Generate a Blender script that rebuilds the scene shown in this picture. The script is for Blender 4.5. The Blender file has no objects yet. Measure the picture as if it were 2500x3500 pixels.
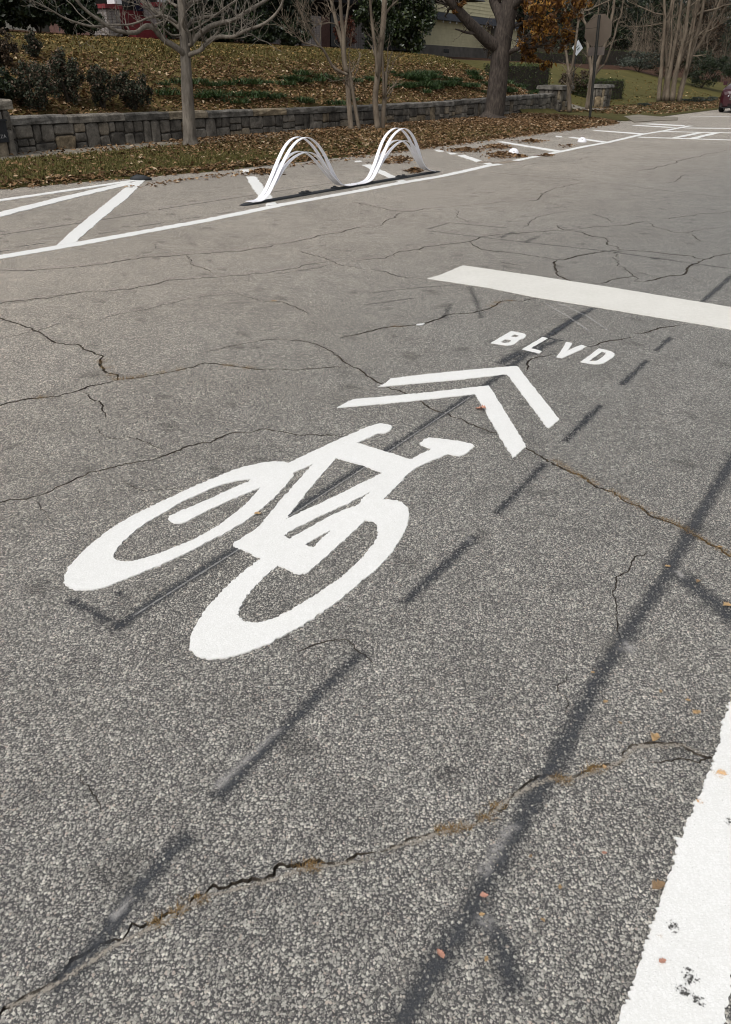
import bpy, math, random
import numpy as np
from mathutils import Matrix, Vector
from mathutils.geometry import delaunay_2d_cdt

# ------------------------------------------------------------------ camera, world, sun, exposure
SC = bpy.context.scene
COL = SC.collection
FPX, PITCH, ROLL, CAMH = 2600.866, math.radians(30.204), math.radians(1.01587), 1.557
cp, sp = math.cos(PITCH), math.sin(PITCH)
cr_, sr_ = math.cos(ROLL), math.sin(ROLL)
cam = bpy.data.cameras.new('camera')
cam.sensor_fit = 'VERTICAL'; cam.sensor_height = 36.0
cam.lens = 36.0 * FPX / 3500.0
cam.clip_start = 0.05; cam.clip_end = 2000
camo = bpy.data.objects.new('camera', cam); COL.objects.link(camo)
rt = Vector((cr_, sr_ * sp, sr_ * cp)); up = Vector((-sr_, cr_ * sp, cr_ * cp)); fw = Vector((0, cp, -sp))
camo.matrix_world = Matrix(((rt.x, up.x, -fw.x, 0), (rt.y, up.y, -fw.y, 0), (rt.z, up.z, -fw.z, CAMH), (0, 0, 0, 1)))
SC.camera = camo

SUN_EL, SUN_AZ = math.radians(52), math.radians(215)      # azimuth clockwise from +Y
world = bpy.data.worlds.new('World'); SC.world = world; world.use_nodes = True
wn = world.node_tree; wn.nodes.clear()
sky = wn.nodes.new('ShaderNodeTexSky'); sky.sky_type = 'NISHITA'; sky.sun_disc = False
sky.sun_elevation = SUN_EL; sky.sun_rotation = SUN_AZ; sky.dust_density = 4.0; sky.air_density = 1.0
hs = wn.nodes.new('ShaderNodeHueSaturation'); hs.inputs['Saturation'].default_value = 0.22
bg = wn.nodes.new('ShaderNodeBackground'); bg.inputs['Strength'].default_value = 0.14
wo = wn.nodes.new('ShaderNodeOutputWorld')
wn.links.new(sky.outputs[0], hs.inputs['Color']); wn.links.new(hs.outputs[0], bg.inputs[0]); wn.links.new(bg.outputs[0], wo.inputs[0])

sun = bpy.data.lights.new('sun', 'SUN'); sun.energy = 1.3; sun.angle = math.radians(25); sun.color = (1.0, 0.96, 0.90)
suno = bpy.data.objects.new('sun', sun); COL.objects.link(suno)
sdir = Vector((math.sin(SUN_AZ) * math.cos(SUN_EL), math.cos(SUN_AZ) * math.cos(SUN_EL), math.sin(SUN_EL)))
suno.rotation_euler = sdir.to_track_quat('Z', 'Y').to_euler(); suno.location = (0, -10, 30)
SC.view_settings.view_transform = 'Standard'; SC.view_settings.look = 'None'
SC.view_settings.exposure = 0.17; SC.view_settings.gamma = 1.0
SC.render.engine = 'CYCLES'
SC.cycles.filter_width = 1.05; SC.cycles.max_bounces = 5; SC.cycles.diffuse_bounces = 3; SC.cycles.transparent_max_bounces = 8

# ------------------------------------------------------------------ photo geometry helpers
K = 2500 / 1624.0                                         # overview pixels -> photo pixels
YAW = math.radians(-33.545)
U = np.array([math.cos(YAW), math.sin(YAW)]); V = np.array([-U[1], U[0]])   # across / along the street

def ray(p):
    x = (p[0] - 1250) / FPX; y = -(p[1] - 1750) / FPX
    x, y = cr_ * x - sr_ * y, sr_ * x + cr_ * y
    return np.array([x, cp + y * sp, -sp + y * cp])
def gd(p, z=0.0):                                         # photo pixel -> point on the level z
    d = ray(p); t = (z - CAMH) / d[2]; return d * t + np.array([0, 0, CAMH])
def g2(p): return gd(p)[:2]
def atu(p, u):                                            # overview pixel -> point on the plane at street offset u
    d = ray((p[0] * K, p[1] * K)); t = u / (d[:2] @ U); return d * t + np.array([0, 0, CAMH])
def crp(x0, y0, s, pts): return [(x0 + s * a, y0 + s * b) for a, b in pts]
def ov(pts): return [(a * K, b * K) for a, b in pts]
def uv2w(u, v, z=0.0): q = u * U + v * V; return np.array([q[0], q[1], z])
def w2uv(q): return float(q[0] * U[0] + q[1] * U[1]), float(q[0] * V[0] + q[1] * V[1])
def sstep(a, b, x): t = min(1, max(0, (x - a) / (b - a))); return t * t * (3 - 2 * t)
UW = -14.3                                                # front face of the stone wall
def terr(u, v):
    if u > -14.62: return 0.035 + 0.010 * max(0, -9.7 - u)
    d = -14.62 - u
    t = min(1, d / 5.0)
    hill = 0.58 + 1.52 * (1 - (1 - t) ** 1.45) + max(0, d - 5.0) * 0.05
    yard = 0.10 + 0.20 * min(d, 10) + 0.05 * max(0, d - 10)
    w = sstep(32.5, 40.5, v - 0.25 * d)
    z = hill * (1 - w) + yard * w
    far = max(0, d - 24)
    return z + 0.30 * min(far, 70)
def onT(px, py):                                          # overview pixel -> first hit on the terrain
    d = ray((px * K, py * K)); t = 8.0
    while t < 160:
        q = d * t + np.array([0, 0, CAMH])
        u, v = w2uv(q)
        zz = terr(u, v) if u < -9.7 else 0.0
        if q[2] < zz: return np.array([q[0], q[1], zz])
        t += 0.04
    return q

# ------------------------------------------------------------------ object helpers
def setp(o, label=None, cat=None, group=None, kind=None):
    if label: o['label'] = label
    if cat: o['category'] = cat
    if group: o['group'] = group
    if kind: o['kind'] = kind
    return o
def empty(name, loc, **kw):
    o = bpy.data.objects.new(name, None); COL.objects.link(o); o.location = loc; o.empty_display_size = 0.2
    return setp(o, **kw)
def mesh_obj(name, verts, faces, mat=None, parent=None, smooth=False, uvs=None, **kw):
    me = bpy.data.meshes.new(name)
    me.from_pydata([tuple(v) for v in verts], [], [tuple(f) for f in faces])
    if uvs is not None:
        l = me.uv_layers.new(name='UVMap'); vi = np.empty(len(me.loops), dtype=np.int32); me.loops.foreach_get('vertex_index', vi)
        l.data.foreach_set('uv', np.asarray(uvs, dtype=np.float32)[vi].ravel())
    if smooth: me.polygons.foreach_set('use_smooth', [True] * len(me.polygons))
    if mat: me.materials.append(mat)
    o = bpy.data.objects.new(name, me); COL.objects.link(o)
    if parent is not None: attach(o, parent)
    return setp(o, **kw)
def quads_obj(name, co, mat, parent=None, nv=4, **kw):    # co: (n, nv, 3) array of separate polygons
    n = len(co); me = bpy.data.meshes.new(name)
    me.vertices.add(n * nv); me.vertices.foreach_set('co', np.asarray(co, dtype=np.float32).ravel())
    me.loops.add(n * nv); me.loops.foreach_set('vertex_index', np.arange(n * nv, dtype=np.int32))
    me.polygons.add(n); me.polygons.foreach_set('loop_start', np.arange(0, n * nv, nv, dtype=np.int32))
    me.polygons.foreach_set('loop_total', np.full(n, nv, dtype=np.int32))
    me.update(calc_edges=True); me.materials.append(mat)
    o = bpy.data.objects.new(name, me); COL.objects.link(o)
    if parent is not None: attach(o, parent)
    return setp(o, **kw)
def attach(o, parent):                                    # meshes are built in world space; keep them there
    o.parent = parent
    o.matrix_parent_inverse = Matrix.LocRotScale(parent.location, parent.rotation_euler, parent.scale).inverted()
def copy_thing(root, loc, rz=0.0, sc=(1, 1, 1)):
    r = root.copy(); COL.objects.link(r); r.location = loc; r.rotation_euler = (0, 0, rz); r.scale = sc
    for ch in root.children:
        c = ch.copy(); COL.objects.link(c); c.parent = r; c.matrix_parent_inverse = ch.matrix_parent_inverse.copy()
        for gch in ch.children:
            d = gch.copy(); COL.objects.link(d); d.parent = c; d.matrix_parent_inverse = gch.matrix_parent_inverse.copy()
    return r
class MB:                                                 # mesh bucket
    def __init__(s): s.v = []; s.f = []
    def add(s, v, f):
        n = len(s.v); s.v += [tuple(q) for q in v]; s.f += [tuple(i + n for i in q) for q in f]; return s
    def box(s, c, sx, sy, sz, ax=(1, 0), lean=0):         # c: base centre; ax: direction of the local x axis in plan
        a = np.array([ax[0], ax[1], 0.0]); a = a / np.linalg.norm(a); b = np.array([-a[1], a[0], 0.0]); c = np.array(c, float)
        vs = [c + a * sx * i / 2 + b * sy * j / 2 + np.array([0, 0, sz * k]) for k in (0, 1) for i, j in ((-1, -1), (1, -1), (1, 1), (-1, 1))]
        return s.add(vs, [(3, 2, 1, 0), (4, 5, 6, 7), (0, 1, 5, 4), (1, 2, 6, 5), (2, 3, 7, 6), (3, 0, 4, 7)])
    def tube(s, pts, rad, n=7, cap=True):
        pts = [np.array(p, float) for p in pts]; m = len(pts)
        if np.isscalar(rad): rad = [rad] * m
        vs = []; ref = np.array([0.31, 0.17, 0.93])
        for i in range(m):
            t = pts[min(i + 1, m - 1)] - pts[max(i - 1, 0)]; t = t / (np.linalg.norm(t) + 1e-9)
            if abs(t @ ref) > 0.95: ref = np.array([0.9, 0.3, 0.1])
            a = np.cross(t, ref); a /= np.linalg.norm(a); b = np.cross(t, a)
            for k in range(n):
                w = 2 * math.pi * k / n; vs.append(pts[i] + rad[i] * (math.cos(w) * a + math.sin(w) * b))
        fs = [(i * n + k, i * n + (k + 1) % n, (i + 1) * n + (k + 1) % n, (i + 1) * n + k) for i in range(m - 1) for k in range(n)]
        if cap: fs += [tuple(range(n - 1, -1, -1)), tuple((m - 1) * n + k for k in range(n))]
        return s.add(vs, fs)
    def build(s, name, mat, parent=None, smooth=False, **kw): return mesh_obj(name, s.v, s.f, mat, parent, smooth, **kw)
def catmull(pts, sub=5):
    P = [np.array(p, float) for p in pts]
    if len(P) < 3: return P
    P = [2 * P[0] - P[1]] + P + [2 * P[-1] - P[-2]]; out = []
    for i in range(1, len(P) - 2):
        a, b, c, d = P[i - 1:i + 3]
        for j in range(sub):
            t = j / sub
            out.append(0.5 * ((2 * b) + (c - a) * t + (2 * a - 5 * b + 4 * c - d) * t * t + (3 * b - a - 3 * c + d) * t ** 3))
    out.append(P[-2]); return out

# ------------------------------------------------------------------ materials
def new_mat(name):
    m = bpy.data.materials.new(name); m.use_nodes = True; nt = m.node_tree; nt.nodes.clear()
    out = nt.nodes.new('ShaderNodeOutputMaterial'); b = nt.nodes.new('ShaderNodeBsdfPrincipled')
    nt.links.new(b.outputs[0], out.inputs[0]); b.inputs['Specular IOR Level'].default_value = 0.3
    return m, nt, b
def setin(nt, sock, val):
    if hasattr(val, 'is_output'): nt.links.new(val, sock)
    elif isinstance(val, (tuple, list)) and sock.type == 'RGBA' and len(val) == 3: sock.default_value = (*val, 1)
    else: sock.default_value = val
def nd(nt, typ, out=0, ins=None, **props):
    n = nt.nodes.new('ShaderNode' + typ)
    for k, v in props.items(): setattr(n, k, v)
    for k, v in (ins or {}).items(): setin(nt, n.inputs[k], v)
    return n.outputs[out]
def mth(nt, op, a, b=None, c=None, clamp=False):
    n = nt.nodes.new('ShaderNodeMath'); n.operation = op; n.use_clamp = clamp
    for i, q in enumerate((a, b, c)):
        if q is not None: setin(nt, n.inputs[i], q)
    return n.outputs[0]
def mixc(nt, f, a, b, mode='MIX'):
    n = nt.nodes.new('ShaderNodeMix'); n.data_type = 'RGBA'; n.blend_type = mode
    setin(nt, n.inputs[0], f); setin(nt, n.inputs[6], a); setin(nt, n.inputs[7], b); return n.outputs[2]
def mrange(nt, x, a, b, c=0.0, d=1.0, smooth=False):
    n = nt.nodes.new('ShaderNodeMapRange'); n.interpolation_type = 'SMOOTHSTEP' if smooth else 'LINEAR'
    for i, q in enumerate((x, a, b, c, d)): setin(nt, n.inputs[i], q)
    return n.outputs[0]
def ramp(nt, x, stops, interp='LINEAR'):
    n = nt.nodes.new('ShaderNodeValToRGB'); e = n.color_ramp; e.interpolation = interp
    while len(e.elements) < len(stops): e.elements.new(0.5)
    for el, (p, c) in zip(e.elements, stops): el.position = p; el.color = (*c, 1)
    setin(nt, n.inputs[0], x); return n.outputs[0]
def noise(nt, vec, scale, detail=3, rough=0.5, out=0): return nd(nt, 'TexNoise', out, {'Vector': vec, 'Scale': scale, 'Detail': detail, 'Roughness': rough})
def objco(nt): return nd(nt, 'NewGeometry', 0)            # world position: the road grain runs on under the markings
def bump(nt, b, h, strength=0.5, dist=0.01):
    setin(nt, b.inputs['Normal'], nd(nt, 'Bump', 0, {'Height': h, 'Strength': strength, 'Distance': dist}))

def aggregate(nt, pos):
    """masks and per-stone random numbers of a worn chip-seal surface: separate pebbles of three sizes"""
    w = noise(nt, pos, 130, 1, out=1)
    wv = nd(nt, 'VectorMath', 0, {0: w, 1: (0.5, 0.5, 0.5)}, operation='SUBTRACT')
    wv = nd(nt, 'VectorMath', 0, {0: wv, 3: 0.0075}, operation='SCALE')
    p = nd(nt, 'VectorMath', 0, {0: pos, 1: wv}, operation='ADD')
    def layer(scale, off, lo, hi, soft, metric='EUCLIDEAN'):
        n = nt.nodes.new('ShaderNodeTexVoronoi'); n.voronoi_dimensions = '2D'; n.distance = metric; n.inputs['Scale'].default_value = scale
        nt.links.new(nd(nt, 'VectorMath', 0, {0: p, 1: (off, off * 1.7, 0)}, operation='ADD'), n.inputs['Vector'])
        sep = nt.nodes.new('ShaderNodeSeparateColor'); nt.links.new(n.outputs['Color'], sep.inputs[0])
        rad = mrange(nt, sep.outputs[1], 0, 1, lo, hi)
        return mrange(nt, mth(nt, 'SUBTRACT', rad, n.outputs['Distance']), -soft, soft, smooth=True), sep.outputs[0], sep.outputs[2]
    a = layer(140.0, 0.0, 0.10, 0.70, 0.05, 'MANHATTAN'); b = layer(215.0, 3.3, 0.10, 0.52, 0.06)
    return a[0], b[0], a[1], b[1], a[2]

def mat_asphalt():
    m, nt, b = new_mat('asphalt'); pos = objco(nt)
    m1, m2, r1, r2, r3 = aggregate(nt, pos)
    st1 = ramp(nt, r1, [(0.0, (0.22, 0.215, 0.20)), (0.25, (0.36, 0.35, 0.322)), (0.6, (0.50, 0.488, 0.448)), (0.88, (0.68, 0.667, 0.61)), (1.0, (0.48, 0.41, 0.36))])
    st2 = ramp(nt, r2, [(0.0, (0.15, 0.148, 0.142)), (0.5, (0.31, 0.303, 0.282)), (1.0, (0.48, 0.468, 0.43))])
    g = noise(nt, pos, 380, 2, 0.7); binder = mixc(nt, g, (0.026, 0.026, 0.029), (0.145, 0.143, 0.142))
    c = mixc(nt, m2, binder, st2); c = mixc(nt, m1, c, st1)
    c = mixc(nt, 1.0, c, nd(nt, 'CombineColor', 0, {0: mrange(nt, g, 0, 1, .8, 1.2), 1: mrange(nt, g, 0, 1, .8, 1.2), 2: mrange(nt, g, 0, 1, .8, 1.2)}), 'MULTIPLY')
    # broad wear, tyre paths, damp and oily spots
    big = noise(nt, pos, 0.55, 4, 0.6); mid = noise(nt, pos, 4.5, 4, 0.65); grain = noise(nt, pos, 38, 2, 0.6)
    f = mth(nt, 'MULTIPLY', mrange(nt, big, 0.3, 0.7, 0.88, 1.14), mth(nt, 'MULTIPLY', mrange(nt, mid, 0.25, 0.75, 0.84, 1.16), mrange(nt, grain, 0.3, 0.7, 0.80, 1.18)))
    sp_ = nd(nt, 'TexVoronoi', 0, {'Vector': nd(nt, 'VectorMath', 0, {0: pos, 1: nd(nt, 'VectorMath', 0, {0: noise(nt, pos, 9, 2, out=1), 3: 0.22}, operation='SCALE')}, operation='ADD'), 'Scale': 1.6}, voronoi_dimensions='2D')
    spot = mrange(nt, sp_, 0.03, 0.11, 0.68, 1.0, smooth=True)
    f = mth(nt, 'MULTIPLY', f, spot)
    # tint grows paler and warmer across the street, towards the far lanes
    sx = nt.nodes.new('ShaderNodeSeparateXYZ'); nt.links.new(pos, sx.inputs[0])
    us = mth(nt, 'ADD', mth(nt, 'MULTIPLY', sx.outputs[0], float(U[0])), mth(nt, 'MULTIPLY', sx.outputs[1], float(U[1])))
    far_mix = mrange(nt, mth(nt, 'ADD', us, mth(nt, 'MULTIPLY', big, 2.5)), 0.2, -4.8, 0, 1, smooth=True)
    tint = mixc(nt, far_mix, (0.95, 0.935, 0.91), (1.50, 1.38, 1.255))
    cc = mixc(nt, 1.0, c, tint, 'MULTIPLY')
    fcol = nd(nt, 'CombineColor', 0, {0: f, 1: f, 2: f})
    cc = mixc(nt, 1.0, cc, fcol, 'MULTIPLY')
    dust = mrange(nt, noise(nt, pos, 1.7, 5, 0.7), 0.56, 0.8, 0, 0.35)
    cc = mixc(nt, dust, cc, (0.27, 0.25, 0.22))
    setin(nt, b.inputs['Base Color'], cc)
    setin(nt, b.inputs['Roughness'], mrange(nt, m1, 0, 1, 0.62, 0.8))
    h = mth(nt, 'ADD', mth(nt, 'MULTIPLY', m1, mrange(nt, r3, 0, 1, 0.6, 1.0)), mth(nt, 'MULTIPLY', m2, 0.35))
    h = mth(nt, 'ADD', h, mth(nt, 'MULTIPLY', g, 0.25))
    bump(nt, b, h, 0.9, 0.0045)
    return m
def mat_paint(name, base, dirt=0.25):
    m, nt, b = new_mat(name); pos = objco(nt)
    m1, m2, r1, r2, r3 = aggregate(nt, pos)
    n1 = noise(nt, pos, 28, 4, 0.6); n2 = noise(nt, pos, 3.2, 3)
    f = mth(nt, 'MULTIPLY', mrange(nt, n1, 0.3, 0.75, 1.0, 1 - dirt * 0.5), mrange(nt, n2, 0.3, 0.75, 1.0, 1 - dirt * 0.35))
    f = mth(nt, 'MULTIPLY', f, mrange(nt, m1, 0, 1, 0.94, 1.0))
    c = mixc(nt, 1.0, base, nd(nt, 'CombineColor', 0, {0: f, 1: f, 2: mth(nt, 'POWER', f, 1.12)}), 'MULTIPLY')
    pin = mrange(nt, noise(nt, pos, 210, 1), 0.69, 0.74, 0, 0.35)
    c = mixc(nt, pin, c, (0.2, 0.19, 0.17))
    setin(nt, b.inputs['Base Color'], c); b.inputs['Roughness'].default_value = 0.55
    bump(nt, b, mth(nt, 'ADD', m1, mth(nt, 'MULTIPLY', m2, 0.4)), 0.28, 0.003)
    return m
def mat_overlay(name, color, strength=0.9, poke=0.55, soft=0.5, ns=34, na=0.9):
    """thin worn film on the road: ragged towards its edges, stones poke through"""
    m, nt, b = new_mat(name); pos = objco(nt)
    m1, m2, r1, r2, r3 = aggregate(nt, pos)
    uv = nd(nt, 'UVMap'); s = nt.nodes.new('ShaderNodeSeparateXYZ'); nt.links.new(uv, s.inputs[0])
    ev = mth(nt, 'SUBTRACT', 1.0, mth(nt, 'ABSOLUTE', mth(nt, 'SUBTRACT', mth(nt, 'MULTIPLY', s.outputs[1], 2.0), 1.0)))
    eu = s.outputs[0]
    e = mth(nt, 'MINIMUM', ev, eu)
    n1 = noise(nt, pos, ns, 3, 0.7); n2 = noise(nt, pos, 5, 3, 0.6)
    a = mth(nt, 'ADD', e, mth(nt, 'MULTIPLY', mth(nt, 'SUBTRACT', n1, 0.5), na))
    a = mth(nt, 'ADD', a, mth(nt, 'MULTIPLY', mth(nt, 'SUBTRACT', n2, 0.5), 0.6))
    a = mrange(nt, a, 0.22, 0.22 + soft, smooth=True)
    vis = mth(nt, 'MULTIPLY', m1, mrange(nt, r3, 1 - poke, 1 - poke + 0.12))
    a = mth(nt, 'MULTIPLY', mth(nt, 'MULTIPLY', a, strength), mth(nt, 'SUBTRACT', 1.0, mth(nt, 'MULTIPLY', vis, 0.8)))
    setin(nt, b.inputs['Base Color'], mixc(nt, n1, color, tuple(min(1, q * 1.7) for q in color)))
    setin(nt, b.inputs['Alpha'], a); b.inputs['Roughness'].default_value = 0.6
    bump(nt, b, m1, 0.7, 0.003)
    return m
def mat_simple(name, color, rough=0.7, var=0.25, scale=8.0, bmp=0.0, metallic=0.0, spec=0.3, color2=None):
    m, nt, b = new_mat(name); pos = nd(nt, 'TexCoord', 3)
    n = noise(nt, pos, scale, 5, 0.62)
    c2 = color2 or tuple(q * (1 - var) for q in color); c1 = color if color2 else tuple(min(1, q * (1 + var)) for q in color)
    setin(nt, b.inputs['Base Color'], mixc(nt, mrange(nt, n, 0.3, 0.7), c2, c1))
    b.inputs['Roughness'].default_value = rough; b.inputs['Metallic'].default_value = metallic; b.inputs['Specular IOR Level'].default_value = spec
    if bmp: bump(nt, b, n, 0.6, bmp)
    return m
def mat_leaf(name, stops, rough=0.6, trans=0.15, spec=0.3):
    m, nt, b = new_mat(name)
    r = nd(nt, 'NewGeometry', 8)
    setin(nt, b.inputs['Base Color'], ramp(nt, r, stops)); b.inputs['Roughness'].default_value = rough
    b.inputs['Specular IOR Level'].default_value = spec
    if trans:
        out = [n for n in nt.nodes if n.type == 'OUTPUT_MATERIAL'][0]
        tr = nt.nodes.new('ShaderNodeBsdfTranslucent'); nt.links.new(ramp(nt, r, stops), tr.inputs[0])
        mx = nt.nodes.new('ShaderNodeMixShader'); mx.inputs[0].default_value = trans
        nt.links.new(b.outputs[0], mx.inputs[1]); nt.links.new(tr.outputs[0], mx.inputs[2]); nt.links.new(mx.outputs[0], out.inputs[0])
    return m
def mat_soil(name, stops, scale=6.0, fine=60.0, bmp=0.02):
    m, nt, b = new_mat(name); pos = objco(nt)
    n = mth(nt, 'ADD', mth(nt, 'MULTIPLY', noise(nt, pos, scale, 5, 0.7), 0.6), mth(nt, 'MULTIPLY', noise(nt, pos, fine, 3, 0.7), 0.4))
    setin(nt, b.inputs['Base Color'], ramp(nt, mrange(nt, n, 0.3, 0.7), stops)); b.inputs['Roughness'].default_value = 0.95
    b.inputs['Specular IOR Level'].default_value = 0.1
    bump(nt, b, n, 0.8, bmp); return m
def mat_stone(name, lo, mid, hi):
    m, nt, b = new_mat(name); pos = objco(nt); oi = nd(nt, 'ObjectInfo', 5)
    n = noise(nt, pos, 3.0, 6, 0.7); n2 = noise(nt, pos, 30, 4, 0.7)
    base = ramp(nt, oi, [(0, lo), (0.45, mid), (0.8, hi), (1.0, tuple(np.array(hi) * np.array((1.15, .98, .72))))])
    c = mixc(nt, 1.0, base, nd(nt, 'CombineColor', 0, {i: mth(nt, 'MULTIPLY', mrange(nt, n, .32, .68, .22, 1.65), mrange(nt, n2, .25, .75, .7, 1.3)) for i in range(3)}), 'MULTIPLY')
    setin(nt, b.inputs['Base Color'], c); b.inputs['Roughness'].default_value = 0.9
    bump(nt, b, mth(nt, 'ADD', n2, n), 0.7, 0.02); return m
def mat_bark(name, a, b_, scale=14):
    m, nt, b = new_mat(name); pos = objco(nt)
    mp = nd(nt, 'VectorMath', 0, {0: pos, 1: (1, 1, 0.22)}, operation='MULTIPLY')
    n = noise(nt, mp, scale, 6, 0.7); n2 = noise(nt, pos, 2.5, 3)
    c = mixc(nt, mrange(nt, n, 0.35, 0.68), a, b_)
    f = mrange(nt, n2, 0.3, 0.7, 0.75, 1.2)
    c = mixc(nt, 1.0, c, nd(nt, 'CombineColor', 0, {0: f, 1: f, 2: f}), 'MULTIPLY')
    setin(nt, b.inputs['Base Color'], c); b.inputs['Roughness'].default_value = 0.9; bump(nt, b, n, 0.8, 0.02); return m

MA = {}
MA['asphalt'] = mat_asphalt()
MA['paint'] = mat_paint('white_paint', (0.80, 0.80, 0.785), 0.10)
MA['paint_old'] = mat_paint('cream_paint', (0.735, 0.72, 0.675), 0.20)
MA['tar'] = mat_overlay('black_out_film', (0.040, 0.043, 0.048), 0.74, 0.40, 0.75)
MA['tar_thin'] = mat_overlay('faint_black_film', (0.045, 0.047, 0.050), 0.52, 0.5, 0.9)
MA['scuff'] = mat_overlay('pale_scuff', (0.38, 0.365, 0.35), 0.50, 0.72, 0.95)
MA['chalk'] = mat_overlay('chalk_line', (0.55, 0.54, 0.52), 0.30, 0.5, 0.8)
MA['rust'] = mat_overlay('rust_stain', (0.66, 0.36, 0.15), 0.7, 0.2, 0.7, 110, 2.0)
MA['sand'] = mat_overlay('washed_sand', (0.26, 0.215, 0.165), 0.85, 0.3, 0.8)
MA['tar_blot'] = mat_overlay('tar_smear', (0.05, 0.048, 0.045), 0.85, 0.2, 0.5, 150, 3.2)
MA['dirt'] = mat_overlay('crack_dirt', (0.25, 0.225, 0.19), 0.75, 0.6, 0.8, 110, 2.4)
MA['soil_crack'] = mat_soil('crack_soil', [(0, (0.025, 0.021, 0.018)), (0.5, (0.065, 0.055, 0.045)), (1, (0.19, 0.165, 0.13))], 20, 120, 0.006)
MA['verge'] = mat_soil('verge_grass', [(0, (0.028, 0.028, 0.010)), (0.5, (0.070, 0.064, 0.022)), (1, (0.115, 0.088, 0.040))], 1.3, 26, 0.03)
MA['hill'] = mat_soil('hillside_turf', [(0, (0.042, 0.032, 0.014)), (0.5, (0.100, 0.076, 0.028)), (1, (0.150, 0.104, 0.046))], 0.9, 22, 0.04)
MA['yard'] = mat_soil('dormant_lawn', [(0, (0.045, 0.044, 0.014)), (0.5, (0.082, 0.073, 0.024)), (1, (0.112, 0.094, 0.034))], 0.6, 14, 0.02)
MA['mulch'] = mat_soil('pine_straw', [(0, (0.020, 0.011, 0.007)), (0.5, (0.052, 0.027, 0.017)), (1, (0.085, 0.048, 0.028))], 2.0, 30, 0.03)
MA['wood_ground'] = mat_soil('dark_ground', [(0, (0.008, 0.008, 0.005)), (0.5, (0.025, 0.02, 0.012)), (1, (0.05, 0.038, 0.02))], 1.0, 20, 0.04)  # very dark brown soil of the woodland floor and outlying ground
MA['concrete'] = mat_soil('pavement_concrete', [(0, (0.13, 0.115, 0.092)), (0.5, (0.20, 0.18, 0.148)), (1, (0.26, 0.235, 0.195))], 1.2, 50, 0.004)
MA['stone'] = mat_stone('granite', (0.070, 0.063, 0.054), (0.112, 0.101, 0.086), (0.165, 0.149, 0.126))
MA['cap'] = mat_stone('granite_cap', (0.085, 0.079, 0.070), (0.125, 0.116, 0.102), (0.165, 0.155, 0.14))
MA['mortar'] = mat_simple('dark_mortar', (0.048, 0.043, 0.037), 0.95, 0.4, 12, 0.01)
# ================================================================= THE SETTING
# ---- the ground far out
def grid_obj(name, us, vs, mat, keep=None, zoff=0.0, hf=terr, **kw):
    idx = {}; vv = []; ff = []
    def vid(i, j):
        if (i, j) not in idx:
            u, v = us[i], vs[j]; idx[i, j] = len(vv); vv.append(uv2w(u, v, hf(u, v) + zoff))
        return idx[i, j]
    for i in range(len(us) - 1):
        for j in range(len(vs) - 1):
            if keep is None or keep((us[i] + us[i + 1]) / 2, (vs[j] + vs[j + 1]) / 2):
                ff.append((vid(i, j), vid(i + 1, j), vid(i + 1, j + 1), vid(i, j + 1)))
    o = mesh_obj(name, vv, ff, mat, smooth=True, **kw)
    return o
mesh_obj('ground', [(-700, -700, -0.35), (700, -700, -0.35), (700, 700, -0.35), (-700, 700, -0.35)], [(0, 1, 2, 3)], MA['wood_ground'], kind='structure')

# ---- road: a sheet with the cracks cut out of it as grooves
def ccw_ring(r):
    a = sum(p[0] * q[1] - q[0] * p[1] for p, q in zip(r, list(r[1:]) + [r[0]])); return list(r) if a > 0 else list(r)[::-1]
def resample(pts, step):
    pts = [np.array(p, float) for p in pts]; out = [pts[0]]
    for a, b in zip(pts[:-1], pts[1:]):
        L = np.linalg.norm(b - a); n = max(1, int(math.ceil(L / step)))
        for k in range(1, n + 1): out.append(a + (b - a) * k / n)
    return out
rngc = random.Random(5)
C5 = (0, 2300, 1300 / 1624); C4 = (1300, 2400, 1200 / 1624); C6 = (0, 1000, 1200 / 1624); C3 = (1500, 1500, 1000 / 1624)
CX = (1250, 350, 1250 / 1624); CL = (0, 350, 1250 / 1624); CM = (1150, 1100, 1050 / 1624); CB = (1660, 1110, 460 / 1624); CW = (600, 1780, 800 / 1624)
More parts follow.
